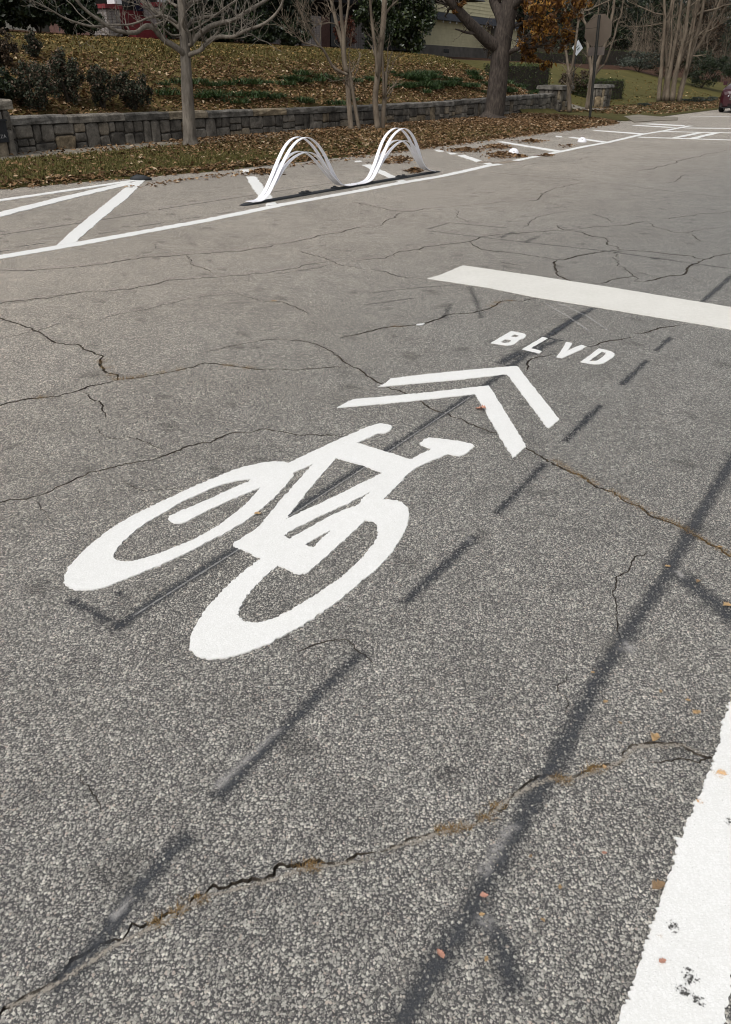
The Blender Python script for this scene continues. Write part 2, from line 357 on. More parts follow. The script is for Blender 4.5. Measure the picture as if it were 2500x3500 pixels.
CRACKS = [  # (crop, width in m, wiggle, points)
 (C5, .0085, .010, [(-60,1450),(0,1425),(100,1385),(180,1340),(250,1300),(330,1245),(400,1195),(480,1145),(560,1105),(640,1070),(720,1030),(800,985),(870,935),(950,920),(1040,895),(1150,870),(1200,835),(1290,820),(1380,825),(1480,790),(1570,770),(1624,768)]),
 (C4, .0085, .010, [(0,690),(80,660),(130,620),(220,615),(300,590),(400,580),(470,540),(560,480),(620,420),(700,380),(770,345),(850,360),(930,340),(1000,300),(1110,270),(1130,230),(1170,200),(1280,185),(1400,195),(1450,220),(1500,250),(1600,262)]),
 (C4, .005, .010, [(1240,280),(1370,275),(1460,260),(1550,240)]),
 (C6, .016, .022, [(-90,70),(0,105),(90,150),(200,195),(280,235),(350,240),(400,265),(460,290),(480,310),(485,360),(520,385),(545,405)]),
 (C6, .014, .017, [(545,405),(430,435),(330,460),(230,480),(120,497),(0,522),(-90,545)]),
 (C6, .012, .016, [(545,405),(640,390),(780,365),(880,350),(950,333),(1060,338),(1150,352),(1250,358),(1380,362),(1500,350),(1624,343)]),
 (C6, .008, .014, [(370,455),(430,490),(480,515),(495,540),(490,580)]),
 (C6, .009, .016, [(950,275),(1050,255),(1150,232),(1220,220),(1300,220),(1390,228),(1470,245),(1540,280),(1624,325)]),
 (CM, .013, .016, [(0,185),(60,210),(130,250),(200,295),(260,330),(370,380),(450,425),(500,455),(560,480),(610,490),(650,515),(720,545),(840,590),(1000,665)]),
 (C3, .013, .016, [(470,45),(550,75),(620,110),(690,150),(770,200),(850,240),(950,290),(1050,350),(1150,400),(1240,450),(1330,480),(1400,525),(1480,570),(1560,615),(1700,690)]),
 (CX, .015, .016, [(-110,1045),(0,1020),(60,1005),(150,995),(230,985),(300,965),(370,940),(470,930),(540,915),(580,890),(640,880),(700,882),(760,870)]),
 (C6, .0095, .018, [(-60,985),(0,975),(80,960),(180,945),(330,880),(440,830),(600,790),(720,765),(860,715),(970,690),(1040,665),(1160,645),(1250,630),(1340,655),(1450,665),(1600,665)]),
 (C6, .0055, .014, [(440,620),(520,672),(620,672),(680,690),(760,730)]), (C6, .006, .014, [(560,870),(690,908),(860,905)]),
 (C6, .0055, .014, [(165,950),(190,1000),(240,1060)]), (C6, .007, .025, [(0,215),(90,200),(210,165),(300,135)]), (C6, .007, .025, [(430,135),(600,90),(760,60),(870,30),(1020,10),(1080,0)]),
 (C6, .008, .02, [(1090,0),(1200,35),(1300,45),(1370,70),(1430,100)]), (C6, .008, .025, [(0,55),(120,38),(260,15),(360,0)]),
 (CL, .016, .03, [(-60,752),(0,750),(150,745),(300,735),(480,715),(640,690),(830,675),(1000,665),(1100,655),(1260,625),(1380,600),(1500,575),(1624,550)]),
 ((0, 820, 1250 / 924), .014, .03, [(-60,168),(0,160),(90,150),(200,136),(330,122),(420,105),(490,97),(560,90),(650,85),(740,70),(840,55)]), ((0, 820, 1250 / 924), .007, .03, [(330,122),(340,130),(335,138)]), ((0, 820, 1250 / 924), .006, .03, [(375,5),(390,20),(420,28)]),
 (CL, .012, .03, [(1320,655),(1400,680),(1480,710),(1540,730),(1624,745)]), (CL, .008, .03, [(1480,715),(1380,740),(1200,765)]),
 (CX, .012, .03, [(0,740),(100,755),(170,775),(280,788)]),
 (CX, .015, .03, [(-60,705),(0,700),(80,690),(130,670),(250,645),(370,625),(460,615),(540,595),(650,580),(760,575),(870,565),(1000,555),(1150,545),(1250,525)]),
 (CX, .018, .03, [(850,545),(880,565),(960,575),(1010,595),(1070,605),(1100,640),(1130,655)]),
 (CX, .017, .03, [(460,620),(530,650),(640,665),(740,680),(840,695),(890,695),(960,680),(1040,660),(1150,655),(1250,660),(1340,675),(1450,685),(1510,700)]),
 (CX, .020, .02, [(850,700),(845,730),(860,770),(920,795)]), (CX, .014, .02, [(1000,805),(1070,795),(1130,780),(1230,770)]),
 (CX, .017, .03, [(1190,795),(1270,790),(1350,770),(1420,765),(1440,740),(1500,705),(1560,685),(1700,665)]), (CX, .008, .02, [(1430,770),(1500,800)]),
 (CX, .014, .04, [(-60,440),(0,455),(170,483),(330,465),(480,455),(620,440),(760,435),(780,405),(850,385),(970,355)]),
 (CX, .014, .04, [(170,485),(100,520),(80,540),(0,558)]), (CX, .008, .04, [(760,440),(850,455),(980,490)]),
 (CX, .012, .04, [(970,355),(1150,370),(1400,400),(1624,425)]), (CX, .012, .04, [(1300,520),(1380,510),(1500,495),(1700,475)]),
 (CX, .016, .05, [(1700,200),(1624,210),(1500,235),(1400,260),(1340,280),(1200,305)]), (CX, .016, .05, [(520,305),(700,325),(900,340),(970,352)]),
 (CX, .013, .04, [(1310,360),(1375,350),(1385,335),(1420,320)]), (CX, .010, .03, [(1450,585),(1475,610),(1465,620)]),
 (CX, .014, .02, [(1180,1025),(1260,1020),(1340,1000),(1430,985)]),
 (C3, .0048, .010, [(1165,620),(1110,650),(1065,680),(1050,740),(995,775),(990,850),(1005,930),(995,1050),(1010,1130),(1020,1180)]),
 (C3, .0036, .010, [(710,1300),(700,1380),(715,1450),(700,1510),(720,1550)]),
 (CB, .012, .01, [(490,560),(520,500),(510,460),(600,390),(720,375),(850,345)]), (CB, .014, .01, [(1220,270),(1340,245),(1400,210),(1500,190),(1624,175),(1800,140)]),
 (CW, .0045, .010, [(800,915),(900,890),(990,870),(1060,845),(1170,840),(1230,870),(1290,920),(1390,1000)]),
 (CX, .011, .04, [(980,490),(1060,515),(1150,545)]), (CX, .010, .04, [(1250,525),(1310,560),(1400,580),(1500,560),(1624,555)]), (CX, .010, .04, [(560,700),(640,720),(720,725)]), (CX, .010, .05, [(640,300),(760,270),(900,262),(1010,240)]), (CX, .009, .04, [(1130,655),(1110,700),(1150,740),(1190,795)]), (CX, .009, .04, [(400,470),(420,510),(500,540)]), (CX, .010, .04, [(1450,310),(1530,330),(1640,335)]), (CL, .010, .03, [(830,675),(860,720),(960,760)]), (CX, .009, .04, [(700,560),(720,530),(800,500),(930,480)]),
 (C5, .0036, .010, [(250,440),(320,440),(350,470),(390,520),(420,560),(440,600)]),
]
crack_lines = []                                         # ground polylines, kept for the weeds that grow in them
cv, cf = [], []
for crop, wd, wig, pts in CRACKS:
    P = [g2(q) for q in crp(*crop, pts)]
    dist = np.linalg.norm(np.mean(P, axis=0)); step = 0.007 + 0.0055 * dist
    P = resample(catmull([np.append(q, 0) for q in P], 3), step); P = [q[:2] for q in P]
    off = 0.0; wv = .9; Q = []
    for i, q in enumerate(P):
        t = P[min(i + 1, len(P) - 1)] - P[max(i - 1, 0)]; t = t / (np.linalg.norm(t) + 1e-9); nrm = np.array([-t[1], t[0]])
        off = 0.80 * off + rngc.gauss(0, 1) * wig * 0.40
        end = min(1, i / 4, (len(P) - 1 - i) / 4); wv = .72 * wv + .28 * (0.25 + 1.45 * rngc.random())
        Q.append((q + nrm * off * min(1, i / 3, (len(P) - 1 - i) / 3), nrm, wd * (0.25 + 0.75 * end) * wv))
    crack_lines.append((np.array([q[0] for q in Q]), wd))
    ring = [q - n * w * 0.5 * (0.88 + .24 * rngc.random()) for q, n, w in Q] + [q + n * w * 0.5 * (0.88 + .24 * rngc.random()) for q, n, w in reversed(Q)]
    ring = ccw_ring(ring); b0 = len(cv); cv += [Vector(q) for q in ring]; cf.append(list(range(b0, len(cv))))
def rect_uv(u0, u1, v0, v1): return [Vector(uv2w(a, b)[:2]) for a, b in ((u0, v0), (u1, v0), (u1, v1), (u0, v1))]
b0 = len(cv); cv += rect_uv(-13.5, 60, -25, 220); cf.append(list(range(b0, b0 + 4)))
# extra points so that the sheet has no needle triangles near the camera
nfaces = len(cf) - 1
ov_, oe_, of_, _, _, off_ = delaunay_2d_cdt(cv, [], cf, 1, 1e-5)
vs = [(p.x, p.y, 0.0) for p in ov_]; nV = len(vs)
top, low = [], []
for f, org in zip(of_, off_):
    (low if any(k < nfaces for k in org) else top).append(tuple(f))
def up_face(f):
    a, b, c = (np.array(vs[i][:2]) for i in f[:3]); return (b - a)[0] * (c - a)[1] - (b - a)[1] * (c - a)[0] > 0
top = [f if up_face(f) else f[::-1] for f in top]; low = [f if up_face(f) else f[::-1] for f in low]
DEEP = 0.014
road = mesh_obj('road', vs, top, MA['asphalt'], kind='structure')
ecount = {}
for f in low:
    for a, b in zip(f, f[1:] + f[:1]): ecount[(a, b)] = 1
wall = []
lv = [(x, y, -DEEP) for x, y, _ in vs]
walls_v, walls_f = [], []
for (a, b) in ecount:
    if (b, a) not in ecount:
        n = len(walls_v); walls_v += [vs[a], vs[b], lv[b], lv[a]]; walls_f.append((n, n + 3, n + 2, n + 1))
mesh_obj('crack_bed', lv + walls_v, low + [tuple(i + nV for i in f) for f in walls_f], MA['soil_crack'], parent=road, kind='stuff')

# ---- verge between road and wall, kerb edge traced from the photograph
kerb_px = crp(0, 540, 700 / 1624, [(-400, 292), (-200, 270), (0, 250), (200, 235), (500, 205), (800, 180), (1085, 160), (1400, 130), (1624, 115)])
kerb = [w2uv(g2(p)) for p in kerb_px] + [(-9.72, 16), (-9.68, 22), (-9.66, 28), (-9.66, 30.4), (-9.95, 31.3), (-10.8, 32.0), (-12.4, 32.5), (-13.3, 32.7)]
kerb = [(-18.5, kerb[0][1] - 5.0), (-15.2, kerb[0][1] - 1.6)] + kerb
def kerb_u(v):
    ks = sorted(kerb, key=lambda k: k[1])
    for a, b in zip(ks[:-1], ks[1:]):
        if a[1] <= v <= b[1]: return a[0] + (b[0] - a[0]) * (v - a[1]) / max(1e-6, b[1] - a[1])
    return -30
kv = []; kf = []
kl = resample([np.array(k) for k in kerb], 0.35)
rk = random.Random(3)
for a, b in kl:
    a += rk.gauss(0, 0.03)
    for frac, dz in ((0, -0.05), (0.0, 0.0), (0.12, 0.035), (1, 0.0)):
        uu = a + frac * (min(-14.6, a - .01) - a); kv.append(uv2w(uu, b, terr(min(uu, -9.7), b) * (1 if frac else 0.4) + dz if dz >= 0 else -0.05))
n4 = len(kl)
for i in range(n4 - 1):
    for j in range(3):
        q = i * 4 + j; kf.append((q, q + 4, q + 5, q + 1))
mesh_obj('verge', kv, [f[::-1] for f in kf], MA['verge'], smooth=True, kind='structure')
# pavement strip at the foot of the wall
SWF = -13.35
grid_obj('sidewalk', list(np.linspace(-14.45, SWF, 5)), list(np.linspace(4, 33.3, 60)), MA['concrete'], hf=lambda u, v: terr(u, v) + 0.012, kind='structure', keep=lambda u, v: u < kerb_u(v) - .4)
# hillside behind the wall, yard beyond it
usH = list(np.concatenate([np.arange(-14.62, -21, -0.32), np.arange(-21, -160, -2.2)]))
vsH = list(np.concatenate([np.arange(-25, 5, 2.5), np.arange(5, 70, 0.7), np.arange(70, 420, 5)]))
def reg(u, v):
    d = -14.62 - u
    if d > 22: return 'wood'
    if v - 0.25 * d < 37.6: return 'mulchy' if d > 10 else 'hill'
    ml = -25.2 + 0.045 * max(0, v - 52)  # pine straw bed beyond the lawn
    if v > 62: ml = -24.7 + 0.20 * (v - 62)
    return 'yard' if u > ml else 'mulchy'
usH2 = [u for u in usH]
grid_obj('hillside', usH2, vsH, MA['hill'], keep=lambda u, v: reg(u, v) == 'hill', kind='structure')
grid_obj('lawn', usH2, vsH, MA['yard'], keep=lambda u, v: reg(u, v) == 'yard', kind='structure')
grid_obj('planting_bed', usH2, vsH, MA['mulch'], keep=lambda u, v: reg(u, v) == 'mulchy', kind='structure')
grid_obj('woodland_floor', usH2, vsH, MA['wood_ground'], keep=lambda u, v: reg(u, v) == 'wood', kind='structure')
grid_obj('garden_path', list(np.linspace(-13.2, -23, 30)), list(np.linspace(38.3, 40.4, 6)), MA['concrete'], zoff=0.03, kind='structure')
# strip of ground along the far verge, and the driveway apron between the two verges
def poly_ground(name, px, mat, z, **kw):
    P = [gd(q, z) for q in px]
    vs_ = [Vector(p) for p in ccw_ring([q[:2] for q in P])]
    a, b, c, *_ = delaunay_2d_cdt(vs_, [], [list(range(len(vs_)))], 1, 1e-5)
    V3 = [(p.x, p.y, z) for p in a] + [(p.x, p.y, -.02) for p in a]; n = len(a)
    F = [tuple(f) for f in c]; ed = {(x, y) for q in F for x, y in zip(q, q[1:] + q[:1])}
    F += [(x, x + n, y + n, y) for x, y in ed if (y, x) not in ed]
    m = mesh_obj(name, V3, F, mat, **kw)
    return m
CS = (1850, 0, 400 / 1624)
apron_px = crp(*CS, [(1290, 1690), (1180, 1625), (1080, 1590), (940, 1560), (800, 1540), (860, 1505), (1020, 1490), (1150, 1470), (1190, 1480), (1090, 1540), (1250, 1575), (1450, 1600), (1624, 1615), (1900, 1625), (1900, 1660), (1624, 1668), (1450, 1680)])
poly_ground('driveway', apron_px, MA['concrete'], 0.030, kind='structure')
usF = list(np.arange(-9.9, -14.63, -0.59)); usF[-1] = -14.62
grid_obj('far_verge', usF, list(np.arange(32.2, 150, 1.0)), MA['verge'], keep=lambda u, v: True, hf=lambda u, v: terr(u, v) - 0.018 if v < 50 or u < -11 else terr(u, v) * 0.5, kind='structure')
# ================================================================= ROAD MARKINGS
rngp = random.Random(11)
def rough_ring(ring, amp, step, clip=None):
    R = resample(list(ring) + [ring[0]], step)[:-1]; out = []; o = 0
    n = len(R)
    for i, q in enumerate(R):
        t = R[(i + 1) % n] - R[i - 1]; t = t / (np.linalg.norm(t) + 1e-9)
        o = 0.25 * o + rngp.gauss(0, 1) * amp
        out.append(q + np.array([-t[1], t[0]]) * o)
    return out
def fill_rings(rings):
    """triangles inside the first ring and outside the others (even-odd), robust against ragged edges"""
    cvv = []; ce = []
    for r in rings:
        b = len(cvv); n = len(r); cvv += [Vector(q) for q in r]; ce += [(b + i, b + (i + 1) % n) for i in range(n)]
    a, e, f, *_ = delaunay_2d_cdt(cvv, ce, [], 0, 1e-6)
    V2 = np.array([(p.x, p.y) for p in a]); T = np.array([q[:3] for q in f]); C = V2[T].mean(1); ins = np.zeros(len(T), bool)
    for r in rings:
        R = np.array(r); S = np.roll(R, -1, 0)
        for (x0, y0), (x1, y1) in zip(R, S):
            if y0 == y1: continue
            k = ((y0 > C[:, 1]) != (y1 > C[:, 1])) & (C[:, 0] < (x1 - x0) * (C[:, 1] - y0) / (y1 - y0) + x0); ins ^= k
    keep = []
    for q in T[ins]:
        p, w, z = V2[q]; keep.append(tuple(int(i) for i in (q if (w - p)[0] * (z - p)[1] - (w - p)[1] * (z - p)[0] > 0 else q[::-1])))
    return [tuple(p) for p in V2], keep
def marking(name, outer, holes=(), mat='paint', z=0.0045, amp=None, step=None, parent=None, curve=False, **kw):
    """outer and holes: photo pixels on the road surface"""
    rings = []
    for r in [outer, *holes]:
        G = [g2(p) for p in r]
        if curve: G = [q[:2] for q in smooth_ring(G)]
        rings.append(G)
    c = np.mean(rings[0], axis=0); D = np.linalg.norm(c)
    amp_ = amp if amp is not None else 0.0021; st = step or (0.0042 + 0.0014 * D)
    rings = [ccw_ring(rough_ring(r, amp_, st)) for r in rings]
    V2, keep = fill_rings(rings)
    ed = {(x, y) for q in keep for x, y in zip(q, q[1:] + q[:1])}
    n = len(V2); F = list(keep)
    for (x, y) in ed:
        if (y, x) not in ed: F.append((x, x + n, y + n, y))
    return mesh_obj(name, [(x, y, z) for x, y in V2] + [(x, y, 0.0) for x, y in V2], F, MA[mat], parent, **kw)
def smooth_ring(G, lim=0.82):
    """round the gentle bends of a traced ring, keep its corners"""
    n = len(G); out = []
    for i in range(n):
        a, b, c, d = G[i - 1], G[i], G[(i + 1) % n], G[(i + 2) % n]
        def cosb(p, q, r):
            s, t = q - p, r - q; return (s @ t) / (np.linalg.norm(s) * np.linalg.norm(t) + 1e-12)
        tb = (c - a) / 2 if cosb(a, b, c) > lim else (c - b); tc = (d - b) / 2 if cosb(b, c, d) > lim else (c - b)
        L = np.linalg.norm(c - b)
        tb = tb / (np.linalg.norm(tb) + 1e-9) * L; tc = tc / (np.linalg.norm(tc) + 1e-9) * L
        for k in range(4):
            t = k / 4; h1 = 2 * t**3 - 3 * t * t + 1; h2 = t**3 - 2 * t * t + t; h3 = -2 * t**3 + 3 * t * t; h4 = t**3 - t * t
            out.append(h1 * b + h2 * tb + h3 * c + h4 * tc)
    return out
s8 = 800 / 1624
A_ = lambda pts: crp(200, 1550, s8, pts)
B_ = lambda pts: crp(900, 1420, s8, pts)
W_ = lambda pts: crp(600, 1780, s8, pts)
bike_outer = (A_([(150,953),(95,945),(55,915),(42,880),(50,840),(75,795),(120,740),(180,680),(250,618),(330,555),(420,495),(520,435),(620,385),(720,338),(820,290),(920,243),(1020,200),(1110,162),(1200,125),(1290,97),(1380,75),(1460,63),(1530,60),(1580,65)])
 + B_([(175,335),(300,275),(480,190),(640,120),(720,85),(800,60),(840,62),(885,72),(893,88),(880,105),(850,128),(795,128),(720,165),(650,195),(720,215),(850,255),(1020,310),(1100,268),(1170,238),(1135,225),(1095,212),(1087,200),(1105,180),(1130,165),(1155,157),(1250,168),(1380,185),(1455,205),(1462,218),(1440,240),(1390,278),(1360,287),(1320,278),(1280,270),(1200,305),(1100,350),(1030,388),(960,460),(900,520),(835,587),(880,588),(930,595),(970,615),(1000,645),(1012,685),(1005,740),(985,800),(950,865),(910,930),(860,995)])
 + W_([(1370,365),(1270,440),(1150,545),(1040,622),(930,700),(780,785),(660,850),(500,915),(400,945),(310,960),(250,965),(190,958),(140,935),(112,905),(100,865),(105,820),(125,765),(165,690),(220,610),(300,520),(390,430),(480,355),(550,300),(595,265),(520,230),(440,195),(405,178),(400,168),(420,150),(500,100),(575,48)])
 + B_([(0,735),(60,665),(150,560),(250,450),(345,343),(280,370),(215,400),(208,430),(180,460),(110,540),(0,645)])
 + A_([(1340,445),(1240,510),(1120,575),(1000,635),(880,700),(760,755),(620,815),(480,870),(370,915),(270,943),(200,952)]))
bike_holes = [
 A_([(1355,182),(1280,188),(1180,207),(1080,240),(980,285),(860,340),(760,400),(660,455),(560,520),(500,570),(440,630),(400,680),(380,715),(395,740),(430,752),(480,753),(560,742),(680,705),(800,660),(920,610),(1030,550),(1130,490),(1230,415),(1310,345),(1370,280),(1402,240),(1320,275),(1200,325),(1060,390),(960,440),(880,485),(830,490),(780,478),(762,458),(780,435),(850,405),(980,350),(1100,295),(1230,235)]),
 B_([(508,300),(700,355),(828,403),(700,465),(500,565),(350,635),(160,725),(200,670),(300,545),(400,425)]),
 B_([(745,533),(690,580),(650,630),(560,660),(470,700),(330,780),(185,857),(145,842),(200,800),(330,735),(500,655),(640,590)]),
 B_([(472,800),(440,830),(345,922),(290,903),(350,865)]),
 B_([(710,732),(760,740),(790,765),(797,800),(785,860),(750,910),(700,975)]) + W_([(1250,310),(1130,410),(1020,490),(910,560),(780,635),(660,690),(560,710),(490,705),(455,685),(438,655),(445,610),(475,560),(540,480),(620,395),(710,315),(780,345),(850,375),(900,375),(930,355),(1010,285),(1130,175),(1230,85)])]
marking('bicycle_symbol', bike_outer, bike_holes, curve=True, label='large white painted bicycle symbol on the asphalt', cat='road marking')
CH = (1140, 1230, s8)
marking('chevron', crp(*CH, [(22,337),(130,278),(500,245),(800,213),(1075,182),(1115,235),(1338,605),(1245,685),(1180,580),(985,242),(700,272),(400,303)]),
        label='white painted chevron nearest the bicycle symbol', cat='road marking', group='chevrons above the bicycle symbol')
marking('chevron', crp(*CH, [(310,190),(360,165),(400,132),(700,97),(1000,68),(1275,45),(1310,92),(1568,418),(1490,482),(1205,103),(900,138),(600,165)]),
        label='white painted chevron just below the BLVD lettering', cat='road marking', group='chevrons above the bicycle symbol')
wl = gd(crp(*CB, [(800, 300)])[0])
word = empty('painted_word', tuple(wl), label='white painted word BLVD on the asphalt', cat='road marking')
LET = {'letter_b': ([(65,225),(310,83),(400,98),(470,115),(490,130),(480,155),(450,175),(400,190),(385,210),(350,235),(310,250),(260,255),(180,243)], [[(300,150),(350,120),(395,130),(400,145),(370,158)],[(180,215),(240,178),(300,185),(310,198),(280,220),(220,228)]]),
 'letter_l': ([(440,303),(688,153),(750,170),(545,290),(610,305),(678,325),(650,350)], []),
 'letter_v': ([(855,395),(890,350),(975,213),(1048,228),(1010,285),(985,325),(1050,290),(1155,250),(1220,268),(1100,330),(925,408)], []),
 'letter_d': ([(1145,455),(1240,385),(1365,292),(1450,308),(1530,335),(1558,360),(1545,395),(1490,430),(1430,465),(1370,480),(1290,478)], [[(1250,445),(1320,390),(1405,330),(1450,340),(1455,355),(1400,405),(1340,440),(1295,447)]])}
for nm, (o_, h_) in LET.items(): marking(nm, crp(*CB, o_), [crp(*CB, q) for q in h_], parent=word, amp=0.0015, step=0.008)
CSB = (1400, 880, 1100 / 1624)
marking('stop_bar', crp(*CSB, [(92,108),(150,92),(270,42),(640,95),(1000,150),(1624,253),(2300,365),(2300,485),(1624,365),(1000,262),(650,205),(400,155)]), mat='paint_old',
        label='wide cream white bar painted across the lane beyond the BLVD lettering', cat='road marking')
band = marking('wide_line', crp(*C4, [(1100,1489),(1150,1360),(1190,1230),(1230,1120),(1265,1010),(1300,900),(1340,800),(1370,690),(1400,600),(1440,520),(1500,380),(1535,270),(1560,200),(1590,85),(1640,-60),(1790,-430),(2035,-430),(1990,0),(1830,500),(1730,850),(1624,1280),(1585,1489),(1540,1700),(1020,1700)]),
        amp=0.0030, label='wide white line in the bottom right corner of the road', cat='road marking')
def ribbon_px(pts, width):
    P = [g2(p) for p in pts]; L, R = [], []
    for i, q in enumerate(P):
        t = P[min(i + 1, len(P) - 1)] - P[max(i - 1, 0)]; t /= np.linalg.norm(t); n = np.array([-t[1], t[0]])
        L.append(q + n * width / 2); R.append(q - n * width / 2)
    return L + R[::-1]
def line_mark(name, pts, width, z=0.0045, mat='paint', amp=0.006, step=0.05, **kw):
    V2, F = fill_rings([rough_ring(ribbon_px(pts, width), amp, step)])
    n = len(V2); V3 = [(x, y, z) for x, y in V2] + [(x, y, 0) for x, y in V2]
    ed = {(x, y) for q in F for x, y in zip(q, q[1:] + q[:1])}
    for (x, y) in list(ed):
        if (y, x) not in ed: F.append((x, x + n, y + n, y))
    return mesh_obj(name, V3, F, MA[mat], **kw)
CK = (0, 540, 700 / 1624); CWV = (780, 400, 800 / 1624); CR = (1480, 400, 520 / 1624); CZ = (1900, 380, 600 / 1624)
edge_px = crp(*CK, [(-250, 832), (0, 789), (440, 713), (600, 687), (1200, 577), (1624, 499)]) + crp(*CWV, [(400, 605), (800, 533), (1200, 458), (1500, 408)]) + crp(*CR, [(590, 521), (720, 503)])
line_mark('edge_line', edge_px, 0.155, label='long white line running past the wave delineator', cat='road marking', group='lines of the kerbside lane')
line_mark('edge_line', crp(*CR, [(880, 466), (1150, 412), (1400, 362), (1624, 315)]) + crp(*CZ, [(480, 290), (800, 215), (1000, 183), (1180, 148), (1250, 136)]), 0.15,
          label='white line past the two domes to the far crosswalk', cat='road marking', group='lines of the kerbside lane')
marking('diagonal_stripe', crp(*CK, [(450,697),(560,595),(800,395),(1050,195),(1160,170),(1000,330),(800,490),(690,590),(600,672)]), amp=0.0055, step=0.03, z=0.0055,
        label='broad white diagonal stripe of the hatched corner at left', cat='road marking')
line_mark('hatch_line', crp(*CK, [(-300, 380), (0, 339), (500, 265), (1085, 178)]), 0.14, z=0.0065, label='upper thin white hatch line beside the grass', cat='road marking')
line_mark('hatch_line', crp(*CK, [(-300, 530), (0, 452), (500, 325), (1040, 198)]), 0.20, z=0.0075, label='lower thin white hatch line beside the grass', cat='road marking')
def bay(polys, crop, label):
    c = gd(crp(*crop, [np.mean(polys[-1], axis=0)])[0])
    t = empty('bay_stripe', tuple(c), label=label, cat='road marking', group='stripes across the kerbside lane')
    for p in polys: marking('paint_patch', crp(*crop, p), parent=t, amp=0.010, step=0.05, z=0.0062)
bay([[(88,368),(150,365),(155,380),(100,388)], [(125,415),(195,415),(320,580),(225,580)], [(255,605),(330,592),(348,606),(268,620)]], CWV, 'white stripe under the near arch of the wave delineator')
bay([[(875,308),(915,303),(930,312),(880,315)], [(930,335),(985,330),(1180,425),(1130,430)], [(1165,445),(1215,437),(1240,447),(1185,455)]], CWV, 'white stripe under the second arch of the wave delineator')
bay([[(15,352),(100,350),(120,372),(60,374)], [(150,382),(230,385),(270,398),(190,400)], [(265,412),(330,405),(515,465),(470,482)], [(540,498),(615,490),(625,505),(585,515)]], CR, 'broken white stripe just beyond the wave delineator')
bay([[(690,265),(740,262),(1370,362),(1300,372)]], CR, 'white stripe between the two white domes')
bay([[(0,228),(50,233),(60,242),(0,240)], [(115,243),(160,240),(470,283),(425,291)]], CZ, 'white stripe beyond the farther white dome')
bay([[(340,180),(390,178),(815,207),(785,215)]], CZ, 'white stripe on the road below the stop sign post')
bay([[(705,133),(760,130),(1115,150),(1065,154)]], CZ, 'white stripe near the driveway, second from the end')
bay([[(780,118),(900,116),(1200,132),(1185,139)]], CZ, 'white stripe closing the kerbside lane at the driveway')
for i, (pts, w, lb) in enumerate([([(1180, 156), (1624, 160), (2000, 166)], .30, 'far white crosswalk line farthest from the camera'), ([(985, 189), (1624, 202), (2000, 210)], .20, 'far white crosswalk line in the middle'), ([(760, 241), (1624, 268), (2000, 280)], .20, 'far white crosswalk line nearest the camera')]):
    line_mark('crosswalk_line', crp(*CZ, pts), w, label=lb, cat='road marking', group='far crosswalk', z=0.005 + .001 * i)
marking('crosswalk_bar', crp(*CZ, [(1080,246),(1140,247),(1360,203),(1300,201)]), z=0.009, amp=0.01, step=.08, label='left slanted white bar of the far crosswalk', cat='road marking', group='far crosswalk')
marking('crosswalk_bar', crp(*CZ, [(1240,252),(1310,254),(1520,203),(1450,203)]), z=0.009, amp=0.01, step=.08, label='right slanted white bar of the far crosswalk', cat='road marking', group='far crosswalk')
line_mark('parking_line', crp(*CZ, [(1250, 54), (1624, 48), (2000, 44)]), 0.12, label='faint far white line in front of the parked car', cat='road marking')

# ---- worn black-out film, scuffs and stains: thin films that belong to the road
film_z = [0.0016]
def film(name, px, width, mat, parent=None, z=None):
    P = [g2(p) for p in px]
    P = resample(P, min(0.03 + .012 * np.linalg.norm(P[0]), sum(np.linalg.norm(b - a) for a, b in zip(P[:-1], P[1:])) / 8)); P = [np.array(q) for q in P]
    L = [0.0]
    for a, b in zip(P[:-1], P[1:]): L.append(L[-1] + np.linalg.norm(b - a))
    film_z[0] += 0.00003; zz = z or film_z[0]
    vs_, uv = [], []
    for i, q in enumerate(P):
        t = P[min(i + 1, len(P) - 1)] - P[max(i - 1, 0)]; t = t / np.linalg.norm(t); n = np.array([-t[1], t[0]])
        for k in (0, 1):
            w = q + n * (0.5 - k) * width; vs_.append((w[0], w[1], zz)); uv.append((min(L[i], L[-1] - L[i]) / max(.03, min(.10, width * .6)), k))
    fs = [(2 * i, 2 * i + 1, 2 * i + 3, 2 * i + 2) for i in range(len(P) - 1)]
    return mesh_obj(name, vs_, fs, MA[mat], parent or road, uvs=uv)
T_ = lambda pts: ov(pts)
def strip(pts, w, mat='tar', ovw=True, crop=None): film('dark_stripe', crp(*crop, pts) if crop else ov(pts), w, mat)
C2 = (150, 1400, 1550 / 1624)
strip([(240, 1403), (520, 1222), (800, 1040), (950, 942), (1110, 835), (1210, 752), (1300, 690)], 0.095)
film('chalk_trace', ov([(290, 1372), (520, 1227), (800, 1045), (1080, 858)]), .016, 'chalk')
film('dark_blot', crp(*C2, [(70, 675), (160, 715), (250, 775)]), .085, 'tar'); film('dark_blot', crp(*C2, [(195, 805), (330, 750)]), .10, 'tar'); film('dark_blot', crp(*C2, [(230, 675), (315, 648)]), .085, 'tar')
for pts, w in [([(90, 2235), (210, 2105), (330, 1950), (440, 1830)], .10), ([(462, 1795), (640, 1610), (812, 1440)], .095), ([(885, 1350), (1065, 1185)], .085), ([(1095, 1148), (1215, 1025)], .08), ([(1250, 985), (1340, 895)], .085), ([(1378, 858), (1440, 798)], .08), ([(1453, 782), (1492, 748)], .075)]: strip(pts, w)
strip([(860, 2330), (960, 2155), (1060, 2000), (1130, 1870), (1215, 1727), (1330, 1500), (1480, 1277), (1560, 1133), (1640, 1000)], .110)
strip([(1050, 1995), (1110, 2090), (1155, 2250)], .10); strip([(1495, 1262), (1660, 1400)], .17)
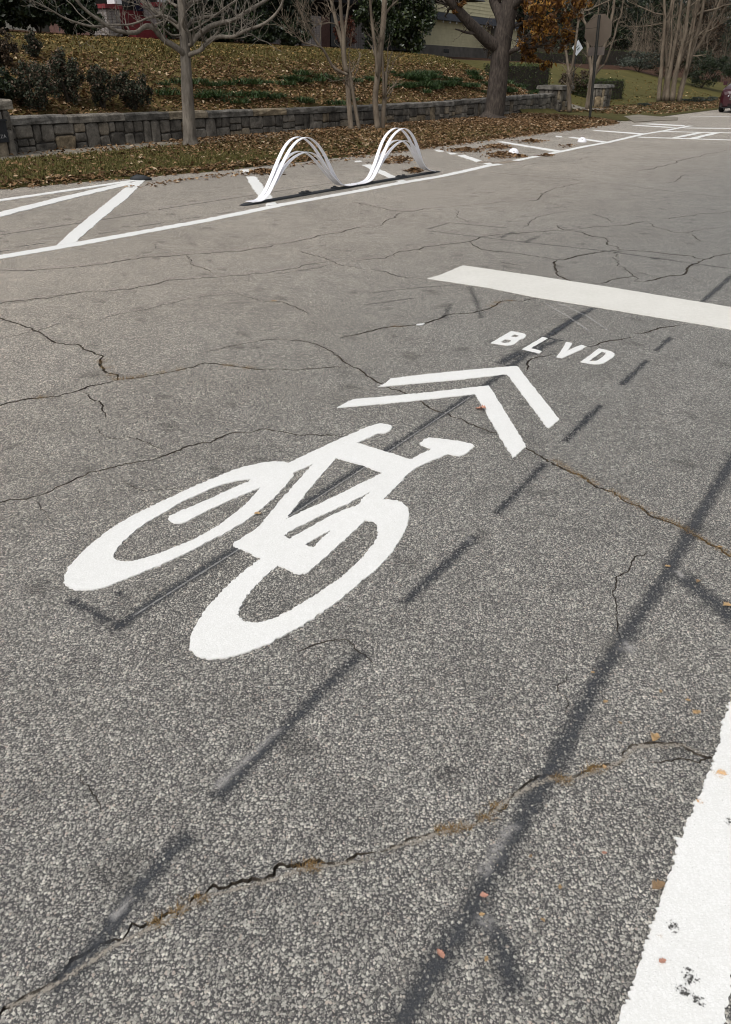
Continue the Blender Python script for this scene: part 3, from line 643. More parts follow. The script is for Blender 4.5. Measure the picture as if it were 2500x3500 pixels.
strip([(1115, 805), (1165, 775), (1225, 745)], .16, 'tar_thin'); strip([(150, 490), (300, 400), (440, 330)], .10, 'tar', crop=CB); strip([(200, 500), (420, 495)], .07, 'tar', crop=CB); strip([(560, 380), (700, 260), (900, 180)], .10, 'tar', crop=CB); strip([(740, 165), (980, 205)], .06, 'tar', crop=CB)
for pts, w, mt in [([(270, 565), (375, 535), (640, 560)], .11, 'tar_thin'), ([(270, 570), (560, 605), (830, 635), (1060, 660), (1270, 690), (1624, 740)], .10, 'tar_thin'), ([(590, 605), (660, 575)], .14, 'tar_thin'), ([(700, 625), (780, 590)], .14, 'tar_thin'),
    ([(1490, 890), (1560, 830), (1640, 760)], .10, 'tar'), ([(460, 815), (490, 880), (515, 965)], .09, 'tar_thin'), ([(380, 890), (345, 965)], .09, 'tar_thin'), ([(810, 1039), (910, 975), (1020, 910)], .10, 'tar'), ([(0, 850), (220, 825), (430, 810)], .06, 'tar_thin'), ([(-20, 903), (220, 870)], .06, 'tar_thin'), ([(1240, 690), (1330, 700)], .25, 'tar_thin')]: strip(pts, w, mt, crop=CX)
for pts, w in [([(0, 590), (300, 545), (665, 490)], .06), ([(700, 478), (1140, 410)], .06), ([(1190, 402), (1520, 352)], .06), ([(80, 642), (215, 624)], .06), ([(-30, 668), (70, 654)], .07), ([(430, 586), (540, 570)], .05), ([(600, 556), (735, 534)], .05), ([(790, 523), (900, 508)], .05), ([(950, 498), (1040, 485)], .05)]: strip(pts, w, 'tar', crop=CL)
def scuff(pts, w, crop=None, mat='scuff', nm='scuff_mark'): film(nm, crp(*crop, pts) if crop else ov(pts), w, mat)
scuff([(900, 520), (1000, 420), (1220, 220)], .05, C5); scuff([(455, 1075), (600, 930)], .04, C5); scuff([(450, 830), (560, 640), (640, 540)], .06, C4); scuff([(270, 980), (370, 900)], .10, C4); scuff([(430, 950), (570, 1080)], .07, C4)
scuff([(980, 600), (1110, 660)], .11, C4); scuff([(350, 1250), (470, 1400)], .14, C4); scuff([(630, 1330), (720, 1450)], .12, C4); scuff([(1085, 1110), (1020, 1210)], .09, C3); scuff([(810, 1250), (890, 1240)], .06, C3); scuff([(1210, 1440), (1290, 1480)], .06, C3); scuff([(1470, 1210), (1520, 1230)], .05, C3); scuff([(1310, 720), (1370, 790)], .05, C3); scuff([(140, 580), (200, 540)], .08, C3)
for pts in ([(680, 230), (800, 300), (910, 375)], [(740, 225), (900, 300), (1010, 375)]): scuff(pts, .035, CSB, 'chalk')
scuff([(470, 480), (700, 492), (900, 470)], .5, CR, 'sand', 'washed_sand')
for pts, w, mt in [([(1540, 345), (1610, 320)], .035, 'rust'), ([(1455, 480), (1490, 455)], .022, 'rust'), ([(1285, 1100), (1315, 1080)], .018, 'rust')]: film('rust_stain', crp(*C4, pts), w, mt, band, 0.0052)
for pts, w in [([(1365, 1315), (1445, 1375)], .022), ([(1430, 1368), (1505, 1402)], .020), ([(1395, 1295), (1470, 1272)], .024), ([(1340, 1010), (1368, 1080)], .024), ([(1588, 535), (1630, 580)], .024), ([(1395, 1238), (1440, 1262)], .02)]: film('tar_smear', crp(*C4, pts), w * 1.0, 'tar_blot', band, 0.0054)
# ================================================================= STONE WALL AND PILLARS
rw = random.Random(21)
def stone_mesh(w, h, dep, seed):
    """rough dressed stone: local x along the wall, y out of the wall, z up; about 44 triangles"""
    r = random.Random(seed); ring = []
    c = 0.16 * min(w, h)
    base = [(-w/2 + c, -h/2), (0, -h/2), (w/2 - c, -h/2), (w/2, -h/2 + c), (w/2, h/2 - c), (w/2 - c, h/2), (0, h/2), (-w/2 + c, h/2), (-w/2, h/2 - c), (-w/2, -h/2 + c)]
    j = 0.05 * min(w, h)
    base = [(x + r.uniform(-j, j), z + r.uniform(-j, j)) for x, z in base]; n = len(base)
    vs_ = [(x, 0.0, z) for x, z in base] + [(x, dep * r.uniform(.45, .65), z) for x, z in base] + [(x * .82 + r.uniform(-j, j) * .5, dep * r.uniform(.85, 1.15), z * .80 + r.uniform(-j, j) * .5) for x, z in base] + [(r.uniform(-.1, .1) * w, dep * r.uniform(.9, 1.25), r.uniform(-.1, .1) * h)]
    fs = []
    for k in range(2):
        for i in range(n): a, b = k * n + i, k * n + (i + 1) % n; fs.append((a, a + n, b + n, b))
    for i in range(n): fs.append((2 * n + i, 3 * n, 2 * n + (i + 1) % n))
    me = bpy.data.meshes.new('stone'); me.from_pydata(vs_, [], fs); me.update(); return me
stone_lib = []
for i in range(26):
    w, h = [(0.5, .27), (.38, .3), (.3, .3), (.62, .24), (.26, .22), (.2, .16), (.34, .46), (.45, .42), (.24, .44), (.75, .22)][i % 10]
    me = stone_mesh(w, h, 0.045, 100 + i); me.materials.append(MA['stone']); stone_lib.append((w, h, me))
def face_basis(ax): a = np.array([ax[0], ax[1], 0]); n = np.array([ax[1], -ax[0], 0]); return a, n
def put_stone(parent, c, w, h, ax, nrm, name='stone'):
    """one stone from the library scaled to fill its place; ax along the wall, nrm out of it"""
    best = min(stone_lib, key=lambda s: abs(math.log((s[0] / s[1]) / (w / h))) + rw.random() * .35)
    o = bpy.data.objects.new(name, best[2]); COL.objects.link(o)
    fx = -1 if rw.random() < .5 else 1
    M = Matrix(((ax[0] * w / best[0], nrm[0], 0, c[0]), (ax[1] * w / best[0], nrm[1], 0, c[1]), (0, 0, h / best[1], c[2]), (0, 0, 0, 1)))
    o.parent = parent; o.matrix_parent_inverse = Matrix.Translation(parent.location).inverted(); o.matrix_basis = M
    return o
def stone_face(parent, p0, ax, nrm, L, zb, zt, wmin=.26, wmax=.56, inset=0.0):
    """random rubble courses over a rectangle; zb and zt are functions of the distance along it"""
    s = 0.0; gap = 0.017
    while s < L - 0.06:
        w = min(rw.uniform(wmin, wmax), L - s)
        if L - s - w < wmin * .5: w = L - s
        b, t = zb(s + w / 2), zt(s + w / 2); H = t - b
        mode = rw.random()
        if mode < .16: rows = [1.0]
        elif mode < .80: q = rw.uniform(.38, .62); rows = [q, 1 - q]
        else: q = rw.uniform(.25, .38); q2 = rw.uniform(.25, .38); rows = [q, q2, 1 - q - q2]
        z = b
        for rr in rows:
            h = rr * H
            subs = [w] if (w < .36 or rw.random() < .55) else (lambda k: [w * k, w * (1 - k)])(rw.uniform(.35, .65))
            x = s
            for sw in subs:
                c = np.array(p0) + np.array([ax[0], ax[1], 0]) * (x + sw / 2); c[2] = z + h / 2
                put_stone(parent, c, max(.04, sw - gap), max(.04, h - gap), ax, nrm); x += sw
            z += h
        s += w
def cap_block(parent, c, L, D, H, ax, seed, name='capstone'):
    r = random.Random(seed); a = np.array([ax[0], ax[1], 0.0]); b = np.array([-a[1], a[0], 0.0]); nx = max(3, int(L / .3)); vs_ = []; fs = []
    prof = [(-.5, 0), (-.5, .35), (-.49, .8), (-.44, 1.0), (0, 1.04), (.44, 1.0), (.49, .8), (.5, .35), (.5, 0)]
    for i in range(nx + 1):
        x = (i / nx - .5) * L
        for (y, z) in prof:
            q = np.array(c, float) + a * (x + (r.uniform(-.008, .008) if 0 < i < nx else 0)) + b * (y * D + r.uniform(-.012, .012)) + np.array([0, 0, z * H + (r.uniform(-.008, .008) if z > 0 else 0)]); vs_.append(q)
    m = len(prof)
    for i in range(nx):
        for j in range(m): fs.append((i * m + j, i * m + (j + 1) % m, (i + 1) * m + (j + 1) % m, (i + 1) * m + j))
    fs += [tuple(range(m)), tuple(nx * m + j for j in range(m - 1, -1, -1))]
    return mesh_obj(name, vs_, fs, MA['cap'], parent)
ZT = [(9.3, .69), (12, .665), (17, .625), (21, .615), (26, .63), (33, .735), (36.6, .77)]
ztop = lambda v: float(np.interp(v, [q[0] for q in ZT], [q[1] for q in ZT]))
V0, V1 = 9.17, 35.9
wroot = empty('stone_wall', tuple(uv2w(UW, 22, 0.05)), label='long low granite rubble wall with flat capstones behind the leafy verge', cat='wall')
core = MB(); n = 30
for i in range(n):
    a, b = V0 + (V1 - V0) * i / n, V0 + (V1 - V0) * (i + 1) / n
    vs_ = [uv2w(UW - 0.36 * k, v, z) for v, zt in ((a, ztop(a)), (b, ztop(b))) for k, z in ((0, -0.05), (0, zt - .13), (1, zt - .13), (1, -0.05))]
    core.add(vs_, [(0, 4, 5, 1), (1, 5, 6, 2), (2, 6, 7, 3)])
core.build('mortar_core', MA['mortar'], wroot)
stone_face(wroot, uv2w(UW, V0), V, U, V1 - V0, lambda s: 0.03, lambda s: ztop(V0 + s) - .135)
v = V0; i = 0
while v < V1 - .1:
    L = min(rw.uniform(1.1, 1.9), V1 - v); L = V1 - v if V1 - v - L < .5 else L
    cap_block(wroot, uv2w(UW - .17, v + L / 2, ztop(v + L / 2) - .13), L - .012, .46, .135, V, 300 + i); v += L; i += 1
def pillar(name, u, v, su, sv, zt, label, capo=.07, caph=.16):
    r = empty(name, tuple(uv2w(u, v, .05)), label=label, cat='pillar', group='stone pillars of the wall')
    MB().box(uv2w(u, v, -.05), sv - .02, su - .02, zt - caph + .05, V).build('mortar_core', MA['mortar'], r)
    h = lambda s: zt - caph - .005
    stone_face(r, uv2w(u + su / 2 - .01, v - sv / 2), V, U, sv, lambda s: .03, h, .2, .4)
    stone_face(r, uv2w(u - su / 2, v - sv / 2 + .01), U, -V, su, lambda s: .03, h, .2, .4)
    stone_face(r, uv2w(u + su / 2, v + sv / 2 - .01), -U, V, su, lambda s: .03, h, .2, .4)
    cap_block(r, uv2w(u, v, zt - caph), sv + 2 * capo, su + 2 * capo, caph, V, int(v * 7))
    return r
pillar('stone_pillar', -14.35, 8.55, .95, 1.2, 1.00, 'granite pillar with a black plaque at the left end of the wall')
pillar('stone_pillar', -14.55, 36.5, 1.0, 1.25, 1.07, 'granite pillar at the right end of the wall', .09)
pillar('stone_pillar', -14.6, 42.6, .8, .95, 1.08, 'granite pillar standing alone in front of the clipped hedge', .09)
# plaque on the left pillar
MA['plaque'] = mat_simple('black_plaque', (0.018, 0.019, 0.022), 0.45, .2, 20)
MA['lettering'] = mat_simple('grey_lettering', (0.33, 0.33, 0.33), 0.5, .1, 20)
pq = uv2w(-14.35 + .475 + .05, 8.64, .49)
pl = empty('plaque', tuple(pq), label='black plaque with pale lettering on the left stone pillar', cat='plaque')
MB().box(pq + np.array([0, 0, -.17]), .74, .04, .34, V).build('panel', MA['plaque'], pl)
MB().box(pq + np.array([0, 0, .17]) , .78, .07, .03, V).build('top_rim', MA['plaque'], pl)
xo = 0.0
for ch, adv in reversed([('L', .055), ('E', .085), ('P', .058), ('L', .052), ('A', .064), ('Z', .058), ('A', .062)]):
    cu = bpy.data.curves.new('letter', 'FONT'); cu.body = ch; cu.size = .082; cu.extrude = .003; to = bpy.data.objects.new('letter', cu); COL.objects.link(to)
    me = bpy.data.meshes.new_from_object(to); bpy.data.objects.remove(to); me.materials.append(MA['lettering']); to = bpy.data.objects.new('letter', me); COL.objects.link(to)
    xo += adv if ch != 'E' else .058
    tq = pq + np.array([*(V * (.33 - xo)), 0]) + np.array([*(U * .0235), 0]) + np.array([0, 0, -.10]); xo += .027 if ch == 'P' else 0
    to.parent = pl; to.matrix_parent_inverse = Matrix.Translation(pl.location).inverted()
    to.matrix_basis = Matrix(((V[0], 0, U[0], tq[0]), (V[1], 0, U[1], tq[1]), (0, 1, 0, tq[2]), (0, 0, 0, 1)))

# ================================================================= WAVE DELINEATOR, DOMES
MA['white_plastic'] = mat_simple('white_plastic', (0.80, 0.80, 0.84), 0.42, .03, 6)
MA['rubber'] = mat_simple('black_rubber', (0.030, 0.033, 0.036), 0.65, .35, 18, .004)
b0w = gd(crp(*CWV, [(95, 617)])[0]); b1w = gd(crp(*CWV, [(1462, 381)])[0])
bd = (b1w - b0w)[:2]; BL = np.linalg.norm(bd); bd = bd / BL; bn = np.array([bd[1], -bd[0]])     # bn points to the traffic lane
wav = empty('wave_delineator', (*b0w[:2], 0), label='white wave shaped lane delineator with two arches on a black rubber base', cat='delineator')
def wprof(pts):                                           # pixels -> (distance along the base, height) in the delineator's plane
    out = []
    for p in crp(*CWV, pts):
        d = ray(p); o = np.array([0, 0, CAMH]); t = ((b0w[:2] - o[:2]) @ bn) / (d[:2] @ bn); q = o + d * t
        out.append((float((q[:2] - b0w[:2]) @ bd), max(0.035, float(q[2]))))
    return out
def strap(prof, lat, wid, th=0.008, name='arch_strap'):
    """flat flexible strap along a profile; lat(t) sideways offset, wid(t) width"""
    P = catmull([(s, z, 0) for s, z in prof], 5); m = len(P); vs_ = []; fs = []
    for i, q in enumerate(P):
        t = i / (m - 1); d = P[min(i + 1, m - 1)] - P[max(i - 1, 0)]; d /= np.linalg.norm(d); nz = np.array([-d[1], d[0]])
        for (a, b) in ((-1, -1), (1, -1), (1, 1), (-1, 1)):
            s, z = q[0] + nz[0] * b * th / 2, q[1] + nz[1] * b * th / 2
            xy = b0w[:2] + bd * s + bn * (lat(t) + a * wid(t) / 2); vs_.append((xy[0], xy[1], max(z, .02)))
    for i in range(m - 1):
        for k in range(4): fs.append((i * 4 + k, i * 4 + (k + 1) % 4, i * 4 + 4 + (k + 1) % 4, i * 4 + 4 + k))
    fs += [(3, 2, 1, 0), tuple((m - 1) * 4 + k for k in range(4))]
    return mesh_obj(name, vs_, fs, MA['white_plastic'], wav)
H1o = [(150,606),(215,585),(262,530),(305,445),(348,345),(385,265),(420,205),(462,160),(512,140),(555,152),(603,195),(645,255),(682,325),(722,405),(768,462),(815,487),(868,488)]
H1i = [(300,470),(330,420),(375,345),(425,288),(478,252),(530,241),(582,262),(630,310),(668,362),(720,425),(770,470)]
H2o = [(880,482),(935,470),(985,425),(1030,335),(1065,240),(1100,160),(1142,105),(1190,78),(1232,95),(1272,148),(1303,225),(1330,310),(1368,360),(1418,383)]
H2i = [(1010,390),(1045,325),(1082,265),(1122,210),(1163,174),(1210,163),(1252,182),(1285,230),(1315,290),(1350,345)]
for ho, hi in ((H1o, H1i), (H2o, H2i)):
    for sgn in (-1, 1):
        bul = lambda t, s=sgn: s * (0.036 + 0.030 * math.sin(math.pi * t) ** 3)
        wd_ = lambda t: 0.060 + 0.008 * math.cos(2 * math.pi * t)
        strap(wprof(ho), bul, wd_); strap(wprof(hi), bul, wd_)
base_prof = [(-.056, 0.002), (-.053, .014), (-.038, .022), (.038, .022), (.053, .014), (.056, .002)]
for k, (s0, s1) in enumerate([(0.0, BL * .58), (BL * .545, BL)]):
    vs_ = []; fs = []; m = len(base_prof); ss = [s0, s0 + .08] + list(np.linspace(s0 + .3, s1 - .3, 8)) + [s1 - .08, s1]
    for i, s in enumerate(ss):
        e = .45 if i in (0, len(ss) - 1) else 1
        for (l, z) in base_prof: xy = b0w[:2] + bd * s + bn * (l * (0.92 if k else 1) * (.6 + .4 * e)); vs_.append((xy[0], xy[1], max(0.003, z * e * (1.12 if k else 1))))
    for i in range(len(ss) - 1):
        for j in range(m - 1): fs.append((i * m + j, (i + 1) * m + j, (i + 1) * m + j + 1, i * m + j + 1))
    fs += [tuple(range(m)), tuple((len(ss) - 1) * m + j for j in range(m - 1, -1, -1))]
    mesh_obj('base_rail', vs_, fs, MA['rubber'], wav)
for px in ((512, 543), (546, 538), (1178, 428), (1203, 422), (735, 505), (985, 465)):
    q = gd(crp(*CWV, [px])[0]); s = float((q[:2] - b0w[:2]) @ bd); c = b0w[:2] + bd * s
    mb = MB(); mb.box((c[0], c[1], .018), .09, .08, .022, bd); mb.box((c[0], c[1], .040), .04, .04, .015, bd); mb.build('cleat', MA['rubber'], wav)
def dome(px, crop, label, wpx):
    c = gd(crp(*crop, [px])[0]); r = .115; vs_ = []; fs = []; n = 18; prof = [(1, 0), (1, .018), (.93, .04), (.78, .068), (.55, .088), (.28, .098)]
    t = empty('lane_dome', (*c[:2], 0), label=label, cat='lane dome', group='white lane domes')
    for k, (q, z) in enumerate(prof):
        for i in range(n): a = 2 * math.pi * i / n; vs_.append((c[0] + r * q * math.cos(a), c[1] + r * q * math.sin(a), z * 1.15 + .002))
    for k in range(len(prof) - 1):
        for i in range(n): fs.append((k * n + i, k * n + (i + 1) % n, (k + 1) * n + (i + 1) % n, (k + 1) * n + i))
    fs.append(tuple((len(prof) - 1) * n + i for i in range(n)))
    mesh_obj('dome_shell', vs_, fs, MA['white_plastic'], t, smooth=True)
    d = -c[:2] / np.linalg.norm(c[:2]); m = MB(); m.box((c[0] + d[0] * .088, c[1] + d[1] * .088, .062), .04, .03, .008, (-d[1], d[0])); m.build('reflector', MA['rubber'], t)
dome((860, 395), CR, 'white plastic dome in the drifted leaves beyond the delineator', 90)
dome((243, 287), CZ, 'farther white plastic dome beside the line, clear of leaves', 75)
q = gd(crp(*CK, [(1118, 178)])[0])
mb = MB(); rr = random.Random(4)
mb.tube([(q[0] - .16, q[1] + .02, .02), (q[0] - .06, q[1], .035), (q[0] + .05, q[1] + .015, .03), (q[0] + .16, q[1] + .05, .016)], [.02, .05, .045, .015], 8)
mb.build('rubber_scrap', MA['rubber'], smooth=True, label='small black rubber scrap at the tip of the hatched corner', cat='debris')

# ================================================================= LEAVES, GRASS
RG = np.random.default_rng(8)
MA['litter'] = mat_leaf('fallen_leaves', [(0, (0.060, 0.034, 0.016)), (.3, (0.130, 0.074, 0.034)), (.6, (0.205, 0.120, 0.058)), (.85, (0.285, 0.182, 0.098)), (1, (0.46, 0.36, 0.25))], .75, .1, .2)
MA['litter_y'] = mat_leaf('fallen_leaves_on_turf', [(0, (0.075, 0.048, 0.016)), (.35, (0.150, 0.098, 0.030)), (.7, (0.220, 0.143, 0.046)), (.93, (0.31, 0.21, 0.09)), (1, (0.48, 0.39, 0.24))], .75, .1, .2)
MA['grass'] = mat_leaf('turf_blades', [(0, (0.055, 0.056, 0.015)), (.5, (0.105, 0.098, 0.028)), (.8, (0.15, 0.122, 0.045)), (1, (0.21, 0.16, 0.075))], .8, .2, .2)
MA['straw'] = mat_leaf('dry_straw', [(0, (0.13, 0.075, 0.026)), (.5, (0.23, 0.142, 0.055)), (1, (0.37, 0.255, 0.12))], .8, .1, .2)
def leaf_polys(P, size, tilt=0.6, rng=RG):
    """curled six-sided leaves at the points P (n,3): folded along the midrib"""
    n = len(P); a = rng.uniform(0, 2 * math.pi, n); L = size * rng.uniform(.6, 1.25, n); W = L * rng.uniform(.32, .5, n)
    d = np.stack([np.cos(a), np.sin(a), rng.normal(0, tilt * .5, n)], 1); d /= np.linalg.norm(d, axis=1)[:, None]
    s = np.stack([-np.sin(a), np.cos(a), rng.normal(0, tilt, n)], 1); s /= np.linalg.norm(s, axis=1)[:, None]
    nn = np.cross(d, s); nn *= np.sign(nn[:, 2:3] + 1e-6)
    c = rng.uniform(-.05, .35, n)
    def pt(x, y, z): return P + d * (x * L)[:, None] + s * (y * W)[:, None] + nn * (z * L)[:, None]
    z0 = np.zeros(n); 
    return np.stack([pt(z0 - .5, z0, z0), pt(z0 - .15, z0 - .5, c * .6), pt(z0 + .22, z0 - .42, c), pt(z0 + .5, z0, z0 + .02), pt(z0 + .22, z0 + .42, c), pt(z0 - .15, z0 + .5, c * .6)], 1)
def blades(P, h, lean=.5, w=.006, rng=RG):
    n = len(P); a = rng.uniform(0, 2 * math.pi, n); H = h * rng.uniform(.5, 1.3, n); l = lean * H * rng.uniform(.2, 1.4, n)
    d = np.stack([np.cos(a), np.sin(a), np.zeros(n)], 1); s = np.stack([-np.sin(a), np.cos(a), np.zeros(n)], 1) * w / 2
    z = np.array([0, 0, 1.0])
    m = P + d * (l * .3)[:, None] + z * (H * .6)[:, None]; t = P + d * l[:, None] + z * H[:, None]
    return np.concatenate([np.stack([P - s, P + s, m + s * .8, m - s * .8], 1), np.stack([m - s * .8, m + s * .8, t + s * .15, t - s * .15], 1)], 0)
def scatter_uv(n, u0, u1, v0, v1, ok, zf, rng=RG):
    out = []
    while len(out) < n:
        u, v = rng.uniform(u0, u1), rng.uniform(v0, v1)
        if ok(u, v): out.append(uv2w(u, v, zf(u, v)))
    return np.array(out)
def hnoise(u, v, s=1.0): return .5 + .25 * (math.sin(u * 1.9 * s + 1.3 * math.sin(v * .8 * s)) + math.sin(v * 1.45 * s + 1.7 * math.sin(u * 1.1 * s + 2)))
def zv(u, v):                                             # height of the verge mesh
    k = kerb_u(v); f = min(1, max(0, (k - u) / max(.05, k + 14.6)))
    if f < .12: return .4 * terr(min(k, -9.7), v) * (1 - f / .12) + (terr(u, v) + .035) * f / .12
    return terr(u, v) + .035 * (1 - (f - .12) / .88)
def on_verge(u, v): return u < kerb_u(v) - .03 and u > UW + .02
def dens_verge(u, v):
    base = .16 + .84 * sstep(9.5, 15.5, v + 1.0 * (-(u + 12)))
    if kerb_u(v) - u < .35: base = max(base, .75)
    if u < -13.2 and v < 13: base *= .35
    return base * (.55 + .7 * hnoise(u, v))
P = scatter_uv(27000, -14.3, -9.6, 4.5, 32.6, lambda u, v: on_verge(u, v) and RG.random() < dens_verge(u, v), lambda u, v: zv(u, v) + RG.uniform(0.0, .035))
quads_obj('fallen_leaves', leaf_polys(P, .092, .55), MA['litter'], nv=6, kind='stuff', label='brown fallen leaves covering the verge below the wall', cat='leaf litter')
PE = []
for _ in range(4200):
    v_ = RG.uniform(4.5, 31.2); u_ = kerb_u(v_) + RG.normal(-.10, .10); PE.append(uv2w(u_, v_, .012 if u_ > kerb_u(v_) else zv(min(u_, -9.7), v_) + RG.uniform(0, .03)))
quads_obj('fallen_leaves', leaf_polys(np.array(PE), .085, .5), MA['litter'], nv=6, kind='stuff', label='fallen leaves along the road edge of the verge', cat='leaf litter')
P = scatter_uv(26000, -13.4, -9.6, 4.5, 24, lambda u, v: on_verge(u, v) and RG.random() < 1.1 - .8 * sstep(9.5, 15.5, v) and u > SWF - .05, zv)
quads_obj('verge_turf', blades(P, .05, .8, .012), MA['grass'], kind='stuff', label='short olive grass of the verge at left', cat='grass')
P = scatter_uv(7000, -14.4, -10.2, 36, 90, lambda u, v: RG.random() < .4 + .6 * hnoise(u, v) and (u < -11 or v > 38), lambda u, v: terr(u, v) + .02)
quads_obj('fallen_leaves', leaf_polys(P, .13, .55), MA['litter'], nv=6, kind='stuff', label='brown fallen leaves round the many stemmed tree beyond the driveway', cat='leaf litter')
def ok_hill(u, v): return v - .25 * (-14.62 - u) < 38.5
def dens_hill(u, v):
    d = -14.7 - u
    return (.45 + .65 * hnoise(u, v, .8)) * (1.0 if d < 3.2 else .62)
P1 = scatter_uv(21000, -18.2, -14.68, 9, 39, lambda u, v: ok_hill(u, v) and RG.random() < dens_hill(u, v) * (1 - .8 * sstep(-17.0, -18.2, u)), lambda u, v: terr(u, v) + RG.uniform(.005, .05))
quads_obj('fallen_leaves', leaf_polys(P1, .105, .6), MA['litter'], nv=6, kind='stuff', label='pale brown leaves on the bank just above the wall', cat='leaf litter')
P2 = scatter_uv(19000, -25.0, -16.8, 8, 42, lambda u, v: ok_hill(u, v) and RG.random() < dens_hill(u, v) * sstep(-16.8, -18.4, u), lambda u, v: terr(u, v) + RG.uniform(.005, .04))
quads_obj('fallen_leaves', leaf_polys(P2, .11, .6), MA['litter_y'], nv=6, kind='stuff', label='golden brown leaves strewn over the top of the bank', cat='leaf litter')
P = scatter_uv(30000, -22, -16.0, 10, 40, lambda u, v: ok_hill(u, v) and RG.random() < sstep(-16, -18, u) * (.2 + .9 * hnoise(u + 5, v, .5)), lambda u, v: terr(u, v))
quads_obj('bank_turf', blades(P, .07, .7, .022), MA['grass'], kind='stuff', label='thin olive turf on the bank between the leaves', cat='grass')
P = scatter_uv(700, -23.8, -14.7, 38, 70, lambda u, v: reg(u, v) == 'yard' and RG.random() < .15 + .85 * sstep(-19, -15, u), lambda u, v: terr(u, v) + .02)
quads_obj('fallen_leaves', leaf_polys(P, .16, .5), MA['litter_y'], nv=6, kind='stuff', label='scattered leaves on the far lawn', cat='leaf litter')
# drifts of leaves in the kerbside lane
dr = []
for crop, (cx, cy), (rx, ry), n in [(CWV, (240, 388), (140, 22), 240), (CWV, (1190, 300), (130, 26), 330), (CWV, (1290, 378), (75, 16), 170), (CWV, (1080, 320), (120, 12), 90), (CR, (350, 360), (220, 26), 420), (CR, (690, 325), (190, 26), 420), (CR, (740, 410), (190, 34), 520), (CR, (1050, 265), (170, 16), 260), (CR, (1200, 418), (90, 10), 80), (CR, (920, 430), (110, 12), 90), (CZ, (120, 330), (130, 14), 40)]:
    for k in range(n):
        a, r = RG.uniform(0, 2 * math.pi), min(1.3, abs(RG.normal(0, .5)))
        q = gd(crp(*crop, [(cx + rx * r * math.cos(a), cy + ry * r * math.sin(a))])[0]); dr.append((q[0], q[1], .008 + .05 * max(0, 1 - r) * RG.random()))
quads_obj('drifted_leaves', leaf_polys(np.array(dr), .085, .5), MA['litter'], nv=6, kind='stuff', label='dark brown leaf drifts in the kerbside lane', cat='leaf litter')
P = scatter_uv(900, -9.7, -9.3, 8, 30, lambda u, v: RG.random() < .3 + .7 * sstep(-9.35, -9.7, u), lambda u, v: .008)
quads_obj('gutter_leaves', leaf_polys(P, .075, .4), MA['litter'], nv=6, kind='stuff', label='thin line of leaves along the edge of the verge', cat='leaf litter')
# dry grass and moss rooted in the cracks
tf = []
def tuft(px, n, spread, h):
    q = gd(px); pts = np.stack([q[0] + RG.normal(0, spread, n), q[1] + RG.normal(0, spread * .5, n), np.full(n, -.004)], 1); tf.append(blades(pts, h * .7, 1.3, .0014))
for crop, L in [(C5, [(1300, 835), (1340, 832), (760, 1022), (675, 1068), (852, 968)]), (C4, [(285, 600), (330, 588), (380, 585), (490, 540), (540, 488), (825, 352), (850, 368), (970, 320), (1000, 312)])]:
    for p in L: tuft(crp(*crop, [p])[0], 60, .011, .019)
for t in np.linspace(0, 1, 46):
    a = [(640, 120), (770, 200), (950, 290), (1150, 400), (1330, 480), (1480, 570), (1624, 650)]; k = t * 5.999; i = int(k); x = a[i][0] + (a[i + 1][0] - a[i][0]) * (k - i); y = a[i][1] + (a[i + 1][1] - a[i][1]) * (k - i)
    if RG.random() < .75: tuft(crp(*C3, [(x, y)])[0], 45, .011, .014)
for x, y in [(475, 320), (485, 350), (520, 385), (540, 402), (580, 400), (620, 394), (660, 388), (740, 372), (830, 358), (190, 488), (1060, 340), (1150, 352)]: tuft(crp(*C6, [(x, y)])[0], 60, .025, .022)
for x, y in [(590, 890), (640, 882), (140, 996), (560, 905)]: tuft(crp(*CX, [(x, y)])[0], 60, .025, .02)
quads_obj('crack_weeds', np.concatenate(tf), MA['straw'], kind='stuff', label='dry straw coloured weeds rooted in the road cracks', cat='weeds')
# washed soil along the widest crack
for pts in ([(0, 1440), (250, 1318), (480, 1160), (720, 1045), (870, 950), (1150, 882), (1290, 832), (1624, 782)],): film('crack_dirt', crp(*C5, [(x + 4, y + 10) for x, y in pts]), .024, 'dirt')
film('crack_dirt', crp(*C4, [(0, 700), (220, 628), (470, 555), (620, 435), (770, 360), (930, 352), (1110, 280), (1180, 208), (1400, 203), (1540, 262)]), .028, 'dirt')
# single leaves lying on the near road
MA['leaf_tan'] = mat_simple('tan_leaf', (0.42, 0.28, 0.14), .7, .35, 60); MA['leaf_pink'] = mat_simple('pinkish_leaf', (0.42, 0.22, 0.16), .7, .3, 60); MA['leaf_brown'] = mat_simple('brown_leaf', (0.24, 0.16, 0.09), .7, .35, 60)
def road_leaf(px, size, mat, label, rot, fold=.5, z=.006, stem=True):
    c = gd(px); r = random.Random(int(px[0] * 7 + px[1])); out = []
    prof = [(0, .02), (.12, .16), (.22, .34), (.30, .18), (.42, .40), (.52, .20), (.64, .34), (.74, .15), (.88, .14), (1.0, .0)]
    vs_ = []; fs = []; m = len(prof); ca, sa = math.cos(rot), math.sin(rot)
    for k in (-1, 0, 1):
        for x, w in prof:
            X, Y = (x - .5) * size, k * w * size * r.uniform(.8, 1.1); Z = abs(Y) * fold * r.uniform(.6, 1.2) + .10 * size * math.sin(x * 5 + 1) * fold + .05 * size
            vs_.append((c[0] + X * ca - Y * sa, c[1] + X * sa + Y * ca, z + max(0, Z)))
    for k in range(2):
        for i in range(m - 1): fs.append((k * m + i, k * m + i + 1, (k + 1) * m + i + 1, (k + 1) * m + i))
    return mesh_obj('fallen_leaf', vs_, fs, MA[mat], smooth=True, label=label, cat='leaf', group='single leaves on the near road')
